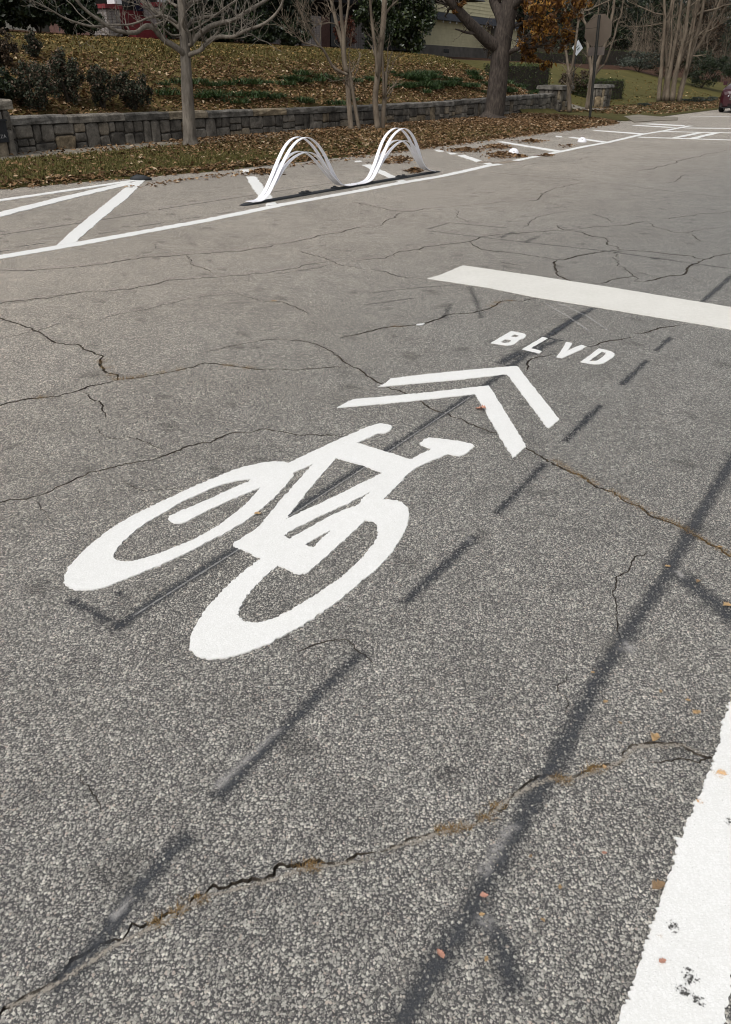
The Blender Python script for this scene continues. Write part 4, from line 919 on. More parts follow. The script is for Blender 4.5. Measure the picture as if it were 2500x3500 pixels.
for crop, p, s, mt, lb, ro, fo in [
 (C3, (1200, 1670), .042, 'leaf_tan', 'large folded tan leaf on the crack near the wide white line', .9, .9), (C3, (1430, 1528), .030, 'leaf_tan', 'tan leaf above the largest leaf, near the wide white line', .4, .5),
 (C3, (1270, 715), .022, 'leaf_tan', 'small tan leaf beside the fork of the dark stripe', .1, .3), (C3, (1230, 1410), .017, 'leaf_tan', 'small orange leaf scrap right of the dark stripe', 1.2, .5),
 (C3, (925, 1468), .018, 'leaf_tan', 'small tan leaf scrap on the dark stripe itself', .5, .5), (C3, (1380, 1460), .016, 'leaf_tan', 'tiny tan leaf just above the tan leaf by the wide line', 2.5, .5),
 (C3, (1005, 1585), .015, 'leaf_brown', 'tiny brown leaf between dark stripe and large folded leaf', 2.0, .4), (C3, (915, 1830), .017, 'leaf_tan', 'small orange leaf standing at the crack right of the stripe', 1.4, .8),
 (C3, (1605, 935), .040, 'leaf_tan', 'tan lobed leaf at the right edge on the dark branch stripe', .2, .6), (C3, (855, 1305), .013, 'leaf_tan', 'tiny orange scrap beside the pale scuff above the dark stripe', .2, .4),
 (C3, (1435, 800), .030, 'leaf_brown', 'thin curled brown leaf stalk on the dark branch stripe', 1.0, 1.0), (C4, (1285, 860), .040, 'leaf_brown', 'curled brown leaf against the edge of the wide white line', .5, .9),
 (C4, (470, 990), .014, 'leaf_tan', 'small orange scrap at the fork of the lower dark stripe', .3, .5), (C4, (278, 1172), .024, 'leaf_pink', 'pinkish lobed leaf on the lower end of the dark stripe', 2.1, .5),
 (C4, (490, 1195), .014, 'leaf_tan', 'tiny orange leaf on the lower branch of the dark stripe', 1.1, .5), (C4, (1035, 705), .014, 'leaf_pink', 'tiny pink petal beside the round pale scuff', .2, .4),
 (C4, (750, 1015), .012, 'leaf_tan', 'tiny tan leaf alone right of the lower stripe fork', 2.2, .6), (C4, (830, 862), .014, 'leaf_tan', 'small tan leaf between pale scuff and stripe fork', 1.3, .4),
 (C4, (695, 720), .012, 'leaf_brown', 'tiny brown leaf right of the pale edge of the stripe', .9, .4), (C4, (480, 902), .020, 'leaf_pink', 'thin reddish leaf sliver at the stripe fork', .1, .4),
 (CH, (1020, 350), .06, 'leaf_pink', 'curled pinkish brown leaf inside the chevrons', 2.8, .9), ((200, 1550, s8), (1385, 427), .030, 'leaf_tan', 'small yellow leaf beside the left wheel of the bicycle symbol', .3, .4),
 (C3, (1560, 608), .024, 'leaf_tan', 'pale leaf at the crack near the right edge', .3, .4), ((0, 1000, 1200 / 1624), (1270, 45), .05, 'leaf_tan', 'yellow leaf on the far crack at upper left', .6, .4)]:
    road_leaf(crp(*crop, [p])[0], s, mt, lb, ro, fo)
lf = road_leaf(crp(*C4, [(1302, 1210)])[0], .018, 'leaf_pink', 'small red brown leaf lying on the wide white line', .3, .5, .009)
MA['litter_white'] = mat_simple('white_litter', (.75, .75, .74), .6, .1, 20)
q = gd(crp(*CSB, [(55, 344)])[0]); mb = MB(); mb.tube([(q[0] - .028, q[1] - .008, .008), (q[0] + .01, q[1], .008), (q[0] + .03, q[1] + .012, .012)], [.005, .008, .003], 7)
mb.build('paper_scrap', MA['litter_white'], smooth=True, label='white paper scrap lying on the crack below the wide bar', cat='litter')
# ================================================================= TREES AND SHRUBS
MA['bark_pale'] = mat_bark('pale_bark', (0.085, 0.072, 0.058), (0.205, 0.180, 0.150))
MA['bark_myrtle'] = mat_bark('crepe_myrtle_bark', (0.095, 0.072, 0.052), (0.195, 0.160, 0.120), 7)
MA['bark_oak'] = mat_bark('oak_bark', (0.022, 0.017, 0.014), (0.085, 0.068, 0.056), 22)
RT = random.Random(77)
def tp(p, base, off=0.0):                                 # photo pixel -> point in the upright plane through a tree's foot
    n = base[:2] / np.linalg.norm(base[:2]); d = ray(p); t = (np.linalg.norm(base[:2]) + off) / (d[:2] @ n); return d * t + np.array([0, 0, CAMH])
def limb(px, base, r0, r1, off0=0.0, off1=0.0, sub=4):
    m = len(px); P = [tp(p, base, off0 + (off1 - off0) * i / max(1, m - 1)) for i, p in enumerate(px)]
    P = catmull(P, sub); R = [r0 + (r1 - r0) * i / (len(P) - 1) for i in range(len(P))]; return P, R
def grow(mb, P, R, n, ln, depth, up=.35, rmin=.0035, n_side=5):
    """random twigs along a limb"""
    P = [np.array(q) for q in P]
    for k in range(n):
        i = int(RT.uniform(.12, .98) * (len(P) - 1)); p = P[i]; t = P[min(i + 1, len(P) - 1)] - P[max(0, i - 1)]; t = t / (np.linalg.norm(t) + 1e-9)
        d = np.array([RT.gauss(0, 1), RT.gauss(0, 1), RT.gauss(.2, .8)]); d = d / np.linalg.norm(d)
        d = t * .55 + d * .8 + np.array([0, 0, up]); d /= np.linalg.norm(d)
        L = ln * RT.uniform(.4, 1.2); r = max(rmin, R[i] * RT.uniform(.3, .5)); q = [p]; cur = p.copy()
        for s in range(5):
            d = d + np.array([RT.gauss(0, .22), RT.gauss(0, .22), RT.gauss(.05, .2)]); d /= np.linalg.norm(d); cur = cur + d * L / 5; q.append(cur.copy())
        rr = [max(rmin * .7, r * (1 - .75 * s / 5)) for s in range(6)]
        mb.tube(q, rr, n_side, cap=False)
        if depth > 1: grow(mb, q, rr, 5, ln * .5, depth - 1, up, rmin, 4)
def trunk_part(P, R, name, mat, parent, n=12, flare=None):
    mb = MB(); mb.tube(P, R, n); return mb.build(name, MA[mat], parent, smooth=True)

# -- young bare street tree at left, branches traced from the photograph
b = onT(424, 325); tree1 = empty('bare_tree', tuple(b), label='bare grey young tree on the verge before the wall, left', cat='tree')
P, R = limb(ov([(424.5, 327), (422, 300), (419, 250), (416, 200), (414, 160), (411, 100), (407, 50), (403, 0), (398, -70), (396, -180), (400, -320)]), b, .15, .05); R[0] *= 1.35; R[1] *= 1.2; R[2] *= 1.1
P[0][2] -= .05; trunk_part(P, R, 'trunk', 'bark_pale', tree1, 14)
K2 = (400, 0, 600 / 1624); K1 = (0, 0, 500 / 1624)
tw = MB()
for pts, r0, r1, o0, o1, nt_ in [
 (crp(*K2, [(620,500),(590,470),(520,420),(440,370),(380,310),(340,260),(280,240),(230,265),(180,300),(100,300),(0,285)]) + crp(*K1, [(1200,290),(1100,220),(1000,150),(900,60),(850,0),(700,-160),(560,-330)]), .062, .018, -.05, -1.0, 22),
 (crp(*K1, [(1200,285),(1100,292),(1000,290),(850,250),(700,190),(600,130),(500,75),(350,0),(150,-90)]), .026, .008, -.6, -1.2, 9),
 (crp(*K1, [(1350,370),(1280,395),(1200,380),(1100,320),(1000,250),(880,150),(800,50),(740,0),(700,-80)]), .014, .006, -.55, -.2, 6),
 (crp(*K2, [(560,215),(450,150),(380,150),(280,170),(200,205),(100,230),(0,228)]) + crp(*K1, [(1200,275)]), .028, .012, -.1, -.9, 7),
 (crp(*K2, [(610,280),(520,200),(450,160),(380,125),(300,60),(230,0),(120,-120)]), .056, .03, .1, .7, 14),
 (crp(*K2, [(590,325),(510,325),(450,280),(400,220),(360,170),(290,90),(220,50),(180,0),(140,-60)]), .022, .010, -.1, -.7, 8),
 (crp(*K2, [(670,510),(700,495),(780,460),(840,385),(950,340),(1070,340),(1200,280),(1350,225),(1450,150),(1510,70),(1540,0),(1580,-120)]), .050, .016, -.05, -.8, 26),
 (crp(*K2, [(680,410),(700,385),(760,320),(850,250),(950,215),(1080,185),(1200,110),(1300,50),(1400,-10),(1560,-110)]), .058, .028, 0, .8, 24),
 (crp(*K2, [(630,270),(660,240),(700,190),(780,160),(900,145),(960,110),(1040,50),(1110,0),(1200,-80)]), .038, .016, .05, .6, 18),
 (crp(*K2, [(670,420),(690,400),(670,310),(620,250),(610,200),(625,130),(600,0),(590,-100)]), .036, .024, -.15, -.6, 9),
 (crp(*K2, [(600,80),(650,60),(690,20),(760,0),(900,-60)]), .045, .02, .05, .3, 12),
 (crp(*K2, [(640,290),(680,285),(800,220),(900,150),(1000,70),(1060,30),(1150,-30)]), .020, .008, -.1, -.5, 10),
 (crp(*K2, [(560,60),(480,10),(400,-60)]), .03, .015, 0, .6, 10)]:
    P, R = limb(pts, b, r0, r1, o0, o1); trunk_part(P, R, 'branch', 'bark_pale', tree1, 8); grow(tw, P, R, max(3, int(nt_ * .55)), .8, 2, .3, .0048)
tw.build('twigs', MA['bark_pale'], tree1, kind='stuff')

# -- crepe myrtles
def myrtle(base, limbs, label, twn=7, tl=.9, mat='bark_myrtle', name='crepe_myrtle', rmin=.006):
    t = empty(name, tuple(base), label=label, cat='tree', group='crepe myrtles along the verge' if name == 'crepe_myrtle' else None); tw = MB(); first = True
    for pts, r0, r1, o0, o1 in limbs:
        P, R = limb(pts, base, r0, r1, o0, o1)
        top = P[-1] - P[-3]; top /= np.linalg.norm(top)
        if pts[-1][1] < 40:                               # stems that leave the picture go on upwards
            for s in range(1, 6): P.append(P[-1] + (top + np.array([RT.gauss(0, .15), RT.gauss(0, .15), .25])) * .55); R.append(R[-1] * .86)
        trunk_part(P, R, 'stem', mat, t, 9); grow(tw, P[len(P) // 3:], R[len(P) // 3:], twn, tl, 2, .4, rmin)
    tw.build('twigs', MA[mat], t, kind='stuff'); return t
K3 = (1000, 0, 500 / 1624); KB = (800, 0, 900 / 1624); KS = CS; K6 = (2150, 0, 350 / 1624)
b = onT(780, 290)
myrtle(b, [(crp(*KB, [(725,812),(715,700),(705,560),(700,450)]) + crp(*K3, [(580,740),(555,500),(500,300),(460,120),(430,0),(400,-90)]), .075, .04, 0, .4),
 (crp(*KB, [(775,805),(755,700),(738,600),(715,470),(705,430)]), .055, .05, .15, .1),
 (crp(*K3, [(605,800),(575,640),(568,400),(545,200),(530,0),(520,-100)]), .055, .04, .05, -.2), (crp(*K3, [(590,700),(580,480),(590,300),(620,80),(630,0),(660,-80)]), .034, .026, .1, .6),
 (crp(*K3, [(610,830),(540,800),(450,740),(400,650),(340,550),(300,510),(230,400),(170,280),(110,170),(60,50),(40,-60)]), .042, .02, 0, -.8), (crp(*K3, [(310,525),(200,495),(110,465),(0,350),(-80,250)]), .02, .009, -.4, -1.0), (crp(*K3, [(500,300),(460,262),(370,255),(290,275),(230,300)]), .014, .007, .2, -.2)],
 'crepe myrtle with a low limb arching left, behind the delineator', 9)
b = onT(842, 289)
myrtle(b, [(crp(*KB, [(890,802),(878,700),(872,600),(888,450),(905,300),(922,150),(930,0),(935,-60)]), .085, .07, 0, .2), (crp(*KB, [(915,806),(922,700),(930,600),(935,470),(925,450)]), .07, .055, .2, .2),
 (crp(*KB, [(885,470),(872,300),(850,120),(840,0),(830,-60)]), .04, .03, -.05, -.5), (crp(*KB, [(925,600),(918,420),(915,330),(915,240)]), .035, .03, .1, .1), (crp(*KB, [(915,160),(935,95),(960,50),(1010,0),(1040,-50)]), .03, .018, .1, .7)],
 'straight crepe myrtle with pale smooth stems behind the delineator', 6)
b = onT(1265, 249)
myrtle(b, [(crp(*KS, [(395,1555),(390,1400),(385,1250),(390,1090),(395,1010)]), .10, .075, 0, 0), (crp(*KS, [(395,1030),(375,930),(355,780),(335,620),(335,450),(335,250),(330,100),(330,0)]), .06, .035, 0, .4), (crp(*KS, [(395,1030),(430,920),(455,780),(480,600),(505,400),(525,200),(545,0)]), .06, .04, 0, -.3), (crp(*KS, [(500,420),(580,120),(600,150),(700,130),(770,50)]), .025, .015, 0, .4)],
 'slender forked tree left of the stop sign post', 8, .9)
b = onT(1297, 243)
myrtle(b, [(crp(*KS, [(640,1530),(665,1350),(690,1150),(700,1000),(690,900),(660,760),(650,600),(640,390),(590,270),(590,160),(650,140)]), .13, .03, 0, .3), (crp(*KS, [(660,1500),(690,1250),(730,1050),(790,880),(850,720),(900,580),(950,380),(990,200),(1020,0)]), .12, .045, 0, -.3),
 (crp(*KS, [(740,1050),(820,950),(890,870),(960,680),(1020,500),(1060,330),(1110,200),(1140,0)]), .05, .035, .2, .6), (crp(*KS, [(710,980),(720,760),(740,560),(780,300),(810,0)]), .035, .02, .2, .3), (crp(*KS, [(930,450),(920,300),(930,150),(940,0)]), .03, .02, 0, .5)],
 'crepe myrtle spreading behind the stop sign', 9, 1.0)
b = onT(1490, 229)
st6 = []
for pts, r0, r1, o in [([(470,1610),(490,1350),(520,1050),(525,900),(555,600),(570,300),(560,0)],.13,.07,0), ([(540,1600),(590,1300),(610,1080),(590,850),(600,600),(640,300),(690,0)],.12,.07,.3), ([(605,1605),(625,1300),(660,1100),(700,850),(750,600),(800,300),(840,0)],.15,.07,-.2),
 ([(690,1605),(720,1300),(770,1060),(830,800),(890,550),(930,250),(960,0)],.16,.08,-.4), ([(790,1610),(850,1350),(905,1150),(960,950),(1030,700),(1100,450),(1160,200),(1190,0)],.16,.07,0), ([(905,1150),(1000,900),(1150,660),(1230,500),(1300,350),(1380,180),(1450,0)],.10,.05,.3),
 ([(770,1080),(860,850),(950,600),(1020,300),(1080,0)],.09,.05,.4), ([(620,1080),(650,900),(680,600),(680,300),(720,0)],.07,.04,-.3), ([(905,1130),(950,850),(1010,520),(1060,250),(1120,0)],.08,.05,-.3), ([(1080,240),(1200,180),(1380,140),(1500,90),(1650,60)],.05,.025,0), ([(560,230),(430,215),(280,150),(150,90),(0,30)],.04,.02,0), ([(540,370),(430,390),(300,410),(130,420),(0,430)],.03,.015,.2), ([(1200,520),(1300,470),(1420,400),(1520,260)],.035,.015,0)]:
    st6.append((crp(*K6, pts), r0, r1, o, o * 2))
myrtle(b, st6, 'large many stemmed crepe myrtle at the right, left of the parked car', 8, 1.3, rmin=.010)

# -- oak at the right end of the wall
b = onT(1096, 263); oak = empty('oak_tree', tuple(b), label='stout dark oak trunk on the verge at the right end of the wall', cat='tree')
P, R = limb(ov([(1096, 264), (1097, 255), (1099, 245), (1104, 200), (1110, 140), (1116, 90), (1124, 50), (1132, 10), (1138, -60), (1140, -220)]), b, .385, .26); R[0] = .64; R[1] = .59; R[2] = .54; R[3] = .485; R[4] = .44
P[0][2] -= .1; trunk_part(P, R, 'trunk', 'bark_oak', oak, 18)
tw = MB()
for pts, r0, r1, o0, o1, nn_ in [([(1112, 108), (1085, 92), (1060, 68), (1040, 48), (1015, 20), (995, -5), (950, -60)], .22, .12, 0, -1.5, 8), ([(1122, 60), (1112, 30), (1098, 0), (1085, -60), (1070, -150)], .24, .14, 0, 1.0, 6), ([(1128, 118), (1150, 108), (1185, 104), (1220, 95)], .09, .04, 0, -1.0, 12), ([(1135, 20), (1165, -10), (1200, -40), (1260, -70)], .16, .06, 0, -1.5, 12), ([(1138, 60), (1170, 48), (1215, 40), (1270, 45)], .06, .03, 0, .8, 14)]:
    P, R = limb(ov(pts), b, r0, r1, o0, o1); trunk_part(P, R, 'branch', 'bark_oak', oak, 10); grow(tw, P, R, nn_, 1.3, 2, .1, .01)
tw.build('twigs', MA['bark_oak'], oak, kind='stuff')
MA['oak_leaf'] = mat_leaf('oak_leaves', [(0, (0.05, 0.020, 0.008)), (.4, (0.115, 0.050, 0.014)), (.75, (0.20, 0.095, 0.018)), (.95, (0.34, 0.170, 0.026)), (1, (0.42, 0.30, 0.12))], .6, .3)
def cloud(P, size, rng=RG, asp=.55, curl=.25):
    """four-sided leaves with free orientation"""
    n = len(P); d = rng.normal(0, 1, (n, 3)); d /= np.linalg.norm(d, axis=1)[:, None]; q = rng.normal(0, 1, (n, 3)); s = np.cross(d, q); s /= np.linalg.norm(s, axis=1)[:, None] + 1e-9
    L = size * rng.uniform(.6, 1.3, n)[:, None]; nn = np.cross(d, s)
    return np.stack([P - d * L * .5, P + s * L * asp * .5 + nn * L * curl * .3, P + d * L * .5, P - s * L * asp * .5 + nn * L * curl * .3], 1)
def lumpy(c, rad, n, lumps, rng=RG, shell=.55, lr=(.28, .5)):
    """points spread over many small clumps that fill an ellipsoid unevenly"""
    d = rng.normal(0, 1, (lumps, 3)); d /= np.linalg.norm(d, axis=1)[:, None]; r = rng.uniform(0, 1, lumps) ** .42
    C = d * r[:, None] * (1 - lr[0]); S = rng.uniform(*lr, lumps)
    k = rng.integers(0, lumps, n); e = rng.normal(0, 1, (n, 3)); e /= np.linalg.norm(e, axis=1)[:, None]; e *= (shell + (1 - shell) * rng.uniform(0, 1, n))[:, None]
    Q = C[k] + e * S[k][:, None] * (1 + rng.normal(0, .12, n))[:, None]
    return np.asarray(c) + Q * np.asarray(rad)
lv_ = []
for (px, py), (rx, rz), off, n in [((1185, 70), (38, 60), -.8, 650), ((1215, 20), (60, 50), -1.5, 900), ((1270, 10), (40, 45), -.5, 650), ((1180, 115), (30, 32), -.3, 330), ((1235, 95), (40, 40), .6, 420), ((1262, 70), (22, 40), .5, 260), ((1200, 140), (40, 18), .8, 200), ((1165, 15), (25, 40), .3, 250), ((1300, -10), (30, 30), 0, 220), ((1020, 12), (22, 14), -1.2, 90), ((1060, -30), (60, 40), .6, 300), ((1220, -80), (90, 50), 0, 900)]:
    c = tp((px * K, py * K), b, off); sc = K * np.linalg.norm(c - np.array([0, 0, CAMH])) / FPX
    lv_.append(lumpy(c, (rx * sc, rx * sc * .8, rz * sc), int(n * .95), max(6, n // 40), lr=(.14, .32), shell=.2))
quads_obj('crown', cloud(np.concatenate(lv_), .17, asp=.42), MA['oak_leaf'], oak)

# -- shrubs
G_DARK = [(0, (0.006, 0.010, 0.005)), (.5, (0.014, 0.022, 0.009)), (.85, (0.026, 0.040, 0.015)), (1, (0.055, 0.072, 0.035))]
MA['leaf_dark'] = mat_leaf('dark_evergreen', G_DARK, .45, .1, .4)
MA['leaf_magnolia'] = mat_leaf('glossy_evergreen', [(0, (0.006, 0.010, 0.004)), (.5, (0.018, 0.028, 0.009)), (.9, (0.036, 0.054, 0.016)), (1, (0.10, 0.115, 0.05))], .35, .08, .5)
MA['leaf_nandina'] = mat_leaf('nandina_leaves', [(0, (0.015, 0.018, 0.011)), (.45, (0.036, 0.045, 0.026)), (.7, (0.060, 0.066, 0.040)), (.85, (0.098, 0.056, 0.038)), (1, (0.15, 0.11, 0.08))], .6, .12)
MA['leaf_nandina_brown'] = mat_leaf('nandina_leaves_rusty', [(0, (0.014, 0.012, 0.008)), (.5, (0.045, 0.034, 0.020)), (.8, (0.090, 0.058, 0.036)), (1, (0.13, 0.09, 0.06))], .6, .12)
MA['leaf_hedge'] = mat_leaf('clipped_hedge_leaves', [(0, (0.014, 0.021, 0.006)), (.5, (0.040, 0.056, 0.014)), (1, (0.075, 0.098, 0.026))], .5, .1)
MA['leaf_grey'] = mat_leaf('grey_green_leaves', [(0, (0.018, 0.024, 0.017)), (.5, (0.045, 0.055, 0.042)), (1, (0.085, 0.098, 0.075))], .5, .1)
MA['leaf_red'] = mat_leaf('russet_leaves', [(0, (0.02, 0.008, 0.005)), (.5, (0.065, 0.018, 0.010)), (1, (0.12, 0.04, 0.02))], .6, .2)
MA['leaf_mondo'] = mat_leaf('mondo_grass', [(0, (0.014, 0.030, 0.008)), (.5, (0.032, 0.062, 0.016)), (1, (0.065, 0.105, 0.035))], .5, .15)
MA['stem'] = mat_bark('shrub_stems_hedge_core', (0.02, 0.016, 0.012), (0.06, 0.048, 0.036), 20)  # stems of shrubs, and the solid core box added inside hedges
def shrub(x0, x1, yt, yb, mat, n, size, label, u=None, cat='shrub', group=None, name='shrub', lumps=44, sq=1.0, shell=.25, lr=(.14, .34)):
    """shrub filling the overview rectangle x0..x1, yt..yb at its foot on the ground (or at street offset u)"""
    xm = (x0 + x1) / 2
    if u is None: b = onT(xm, yb)
    else:
        b = atu((xm, yb), u); uu, vv = w2uv(b); b = np.array([b[0], b[1], terr(uu, vv)])
    D = np.linalg.norm(b[:2]); sc = K * D / FPX * 1.03
    top = tp((xm * K, yt * K), b)[2]; rx = (x1 - x0) / 2 * sc; h = top - b[2]
    t = empty(name, tuple(b), label=label, cat=cat, group=group)
    c = np.array([b[0], b[1], b[2] + h * .53])
    if 'evergreen' in name: n = int(n * 1.9); size *= 1.12
    P = lumpy(c, (rx, rx * .9 * sq, h * .53), n, lumps, shell=shell, lr=lr); P[:, 2] = np.maximum(P[:, 2], b[2] + .02)
    quads_obj('foliage', cloud(P, size), MA[mat], t)
    mb = MB()
    for k in range(5):
        a = RT.uniform(0, 6.28); e = np.array([math.cos(a) * rx * .5, math.sin(a) * rx * .5, h * RT.uniform(.5, .8)])
        mb.tube([b + np.array([0, 0, -.05]), b + e * .5 + np.array([0, 0, .05]), b + e], [.03, .022, .01], 5, cap=False)
    mb.build('stem', MA['stem'], t); return t
GN = 'shrubs on the bank above the wall'
shrub(40, 122, 138, 247, 'leaf_nandina', 7560, .056, 'broad dark shrub on the bank, first right of the plaque pillar', group=GN)
shrub(124, 190, 112, 233, 'leaf_nandina', 7140, .056, 'tallest dark shrub on the bank with a thin reddish top', group=GN)
shrub(203, 258, 143, 243, 'leaf_nandina', 5040, .056, 'narrow dark shrub on the bank, second from the bare tree', group=GN)
shrub(262, 340, 156, 243, 'leaf_nandina', 6720, .056, 'dark shrub on the bank closest to the bare tree', group=GN)
shrub(-45, 34, 150, 228, 'leaf_dark', 3200, .075, 'dense green shrub behind the plaque pillar at the left edge', group=GN)
shrub(60, 98, 72, 132, 'leaf_nandina', 3150, .056, 'small lone shrub high on the bank at left', group=GN)
shrub(-40, 36, 62, 150, 'leaf_nandina_brown', 5460, .056, 'rusty brown shrub at the upper left edge of the bank', group=GN)
# mondo grass clumps in rows on the bank: four patterns shared by all copies
protos = []
for k in range(4):
    n = 170; a = RG.uniform(0, 6.283, n); r = .17 * np.sqrt(RG.uniform(0, 1, n)); Pm = np.stack([np.cos(a) * r * 1.6, np.sin(a) * r, np.zeros(n)], 1)
    co = blades(Pm, .095, 1.6, .016); me_o = quads_obj('mondo_clump', co, MA['leaf_mondo']); protos.append(me_o.data); bpy.data.objects.remove(me_o)
clumps = crp(*K2, [(400, 770), (580, 760), (740, 745), (830, 780), (990, 770), (1190, 765), (1370, 755), (1560, 770), (400, 860), (840, 870), (1045, 870), (1280, 870), (1460, 880), (1590, 725)]) + crp(*K3, [(20, 885), (100, 895), (250, 885), (300, 850), (430, 880), (560, 870), (700, 890), (810, 850), (860, 880), (1080, 790), (1150, 830), (1250, 840), (1340, 810), (1450, 800), (1550, 800), (1600, 850), (1100, 950), (1250, 935), (1400, 935), (1530, 950), (90, 810), (1300, 860), (1500, 840)])
clumps = [(x / K, y / K) for x, y in clumps]
for x0, x1, ya, yb_, n in [(930, 1080, 158, 205, 26), (850, 960, 160, 195, 8), (1110, 1200, 180, 205, 12), (430, 900, 205, 228, 9)]:
    for k in range(n): x = RT.uniform(x0, x1); clumps.append((x, RT.uniform(ya, yb_)))
for i, (x, y) in enumerate(clumps):
    q = onT(x, y + 4); uu, vv = w2uv(q)
    if uu > -14.75 or uu < -19.5: continue
    o = bpy.data.objects.new('mondo_grass_clump', protos[i % 4]); COL.objects.link(o); o.location = tuple(q); o.rotation_euler = (0, 0, RT.uniform(0, 6.28)); s = RT.uniform(.85, 1.7); o.scale = (s * 1.25, s * 1.25, s * .9)
    setp(o, 'low dark green grass clump growing on the leafy bank above the wall', 'grass clump', 'grass clumps on the bank')
# clipped hedges
def hedge(x0, x1, yt, yb, u, depth, label, n=5000, mat='leaf_hedge', name='clipped_hedge', z0=None):
    xm = (x0 + x1) / 2; p0 = atu((x0, (yt + yb) / 2), u); p1 = atu((x1, (yt + yb) / 2), u); zt = atu((xm, yt), u)[2]; v0, v1 = w2uv(p0)[1], w2uv(p1)[1]
    zb = terr(u, (v0 + v1) / 2) if z0 is None else z0
    c = uv2w(u - depth / 2, (v0 + v1) / 2, zb); t = empty(name, tuple(c), label=label, cat='hedge', group='hedges by the garden path')
    L, H = v1 - v0, zt - zb; pts = []
    F = RG.integers(0, 5, n); a, bb = RG.uniform(-.5, .5, n), RG.uniform(-.5, .5, n); dj = RG.normal(0, .035, n) - .03
    X = np.select([F == 0, F == 1, F == 2, F == 3], [a, a, np.full(n, -.5), np.full(n, .5)], a) * L; Y = np.select([F == 0, F == 1, F == 2, F == 3], [np.full(n, .5), np.full(n, -.5), a, a], bb) * depth
    Z = np.where(F == 4, 1.0, bb + .5) * H + np.where(F == 4, dj, 0) + .05 * np.sin(X * 3) * (F == 4)
    X = X + np.where(F == 2, -dj, np.where(F == 3, dj, 0)); Y = Y + np.where(F == 0, dj, np.where(F == 1, -dj, 0))
    W = c[None, :2] + X[:, None] * V[None] + Y[:, None] * U[None]
    quads_obj('foliage', cloud(np.concatenate([W, (zb + Z)[:, None]], 1), .075), MA[mat], t)
    m = MB(); m.box((c[0], c[1], zb - .05), L * .94, depth * .9, H * .97, V); m.build('light_block_core', MA['stem'], t); return t  # solid dark box added inside the leaves to keep light from passing through
hedge(1126, 1224, 143, 200, -17.6, 1.3, 'clipped hedge behind the wall, right of the oak trunk')
hedge(1322, 1386, 177, 236, -15.6, 1.2, 'clipped green hedge block right behind the lone pillar')
shrub(1236, 1318, 152, 232, 'leaf_nandina_brown', 3200, .10, 'brown loose bush between the forked tree and the lone pillar', u=-16.8, lumps=40)
hedge(1300, 1480, 112, 175, -26.6, 1.6, 'long dark hedge beyond the far lawn', 5000)
hedge(1130, 1300, 116, 150, -26.6, 1.4, 'low dark hedge at the far side of the lawn, right of the oak', 3500)
GF = 'shrubs beyond the far lawn'
shrub(1360, 1475, 112, 160, 'leaf_grey', 4200, .12, 'grey green shrub beyond the far lawn', group=GF)
shrub(1440, 1535, 92, 178, 'leaf_nandina_brown', 4200, .13, 'brown twiggy shrub between the grey shrub and the many stemmed tree', group=GF)
shrub(1510, 1605, 100, 196, 'leaf_dark', 6000, .13, 'dark green shrub behind the many stemmed tree', group=GF)
shrub(1575, 1700, 112, 214, 'leaf_dark', 6500, .13, 'dark shrub mass above the parked car', group=GF)
shrub(1505, 1620, 20, 120, 'leaf_red', 2600, .17, 'russet leaved tree far behind the many stemmed tree', u=-34, group=GF, name='russet_tree', cat='tree')
shrub(1510, 1590, 214, 243, 'leaf_grey', 1300, .11, 'low leafy plant left of the parked car', u=-13.0, group='low plants on the far verge', lumps=14)
shrub(1408, 1448, 228, 241, 'leaf_grey', 500, .10, 'small blue green plant at the foot of the many stemmed tree', u=-13.6, group='low plants on the far verge', lumps=9)
# evergreen shrubs and trees behind the bank
GE = 'evergreens behind the bank'
shrub(-70, 62, -95, 88, 'leaf_dark', 6500, .13, 'dark evergreen at the top left corner', u=-23.5, group=GE, name='evergreen_shrub', lumps=60)
shrub(38, 145, -60, 90, 'leaf_dark', 6000, .13, 'dark evergreen second from the left behind the bank', u=-24, group=GE, name='evergreen_shrub', lumps=60)
shrub(122, 215, -40, 94, 'leaf_dark', 5500, .12, 'dark evergreen left of the red porch', u=-24.5, group=GE, name='evergreen_shrub', lumps=55)
shrub(184, 232, 20, 96, 'leaf_magnolia', 2600, .11, 'leafy green bush against the brick pier of the red porch', u=-24, group=GE, name='evergreen_shrub', lumps=34)
shrub(356, 402, 10, 96, 'leaf_magnolia', 2600, .11, 'leafy green bush right of the red steps', u=-24, group=GE, name='evergreen_shrub', lumps=34)
for i, (x0, x1, yt, yb, u, lb) in enumerate([(395, 505, -70, 100, -24.5, 'dark evergreen right behind the bare tree'), (480, 590, -60, 102, -25, 'dark evergreen between the bare tree and the brick piers'), (570, 690, -80, 104, -26, 'dark evergreen left of the brick piers')]):
    shrub(x0, x1, yt, yb, 'leaf_dark', 6500, .13, lb, u=u, group=GE, name='evergreen_shrub', lumps=60)
shrub(855, 962, -60, 112, 'leaf_magnolia', 9000, .15, 'large glossy evergreen beside the yellow house', u=-24, group=GE, name='evergreen_shrub', lumps=90)
for x0, x1, yt, lb in [(402, 470, 40, 'low dark evergreen right of the red steps bush'), (462, 545, 50, 'low dark evergreen behind the bare tree boughs'), (536, 612, 45, 'low dark evergreen left of the arching myrtle limb'), (604, 688, 40, 'low dark evergreen left of the first brick pier'), (836, 868, 40, 'low dark evergreen right of the brick piers')]:
    shrub(x0, x1, yt, 104, 'leaf_dark', 3000, .13, lb, u=-23.6, group=GE, name='evergreen_shrub', lumps=40)
shrub(745, 790, 35, 108, 'leaf_red', 1600, .13, 'dark red creeper shrub between the brick piers', u=-26.5, group=GE, name='creeper_shrub')
shrub(790, 880, -60, 60, 'leaf_magnolia', 3600, .15, 'overhanging dark evergreen left of the large glossy one', u=-25.5, group=GE, name='evergreen_shrub', lumps=50)
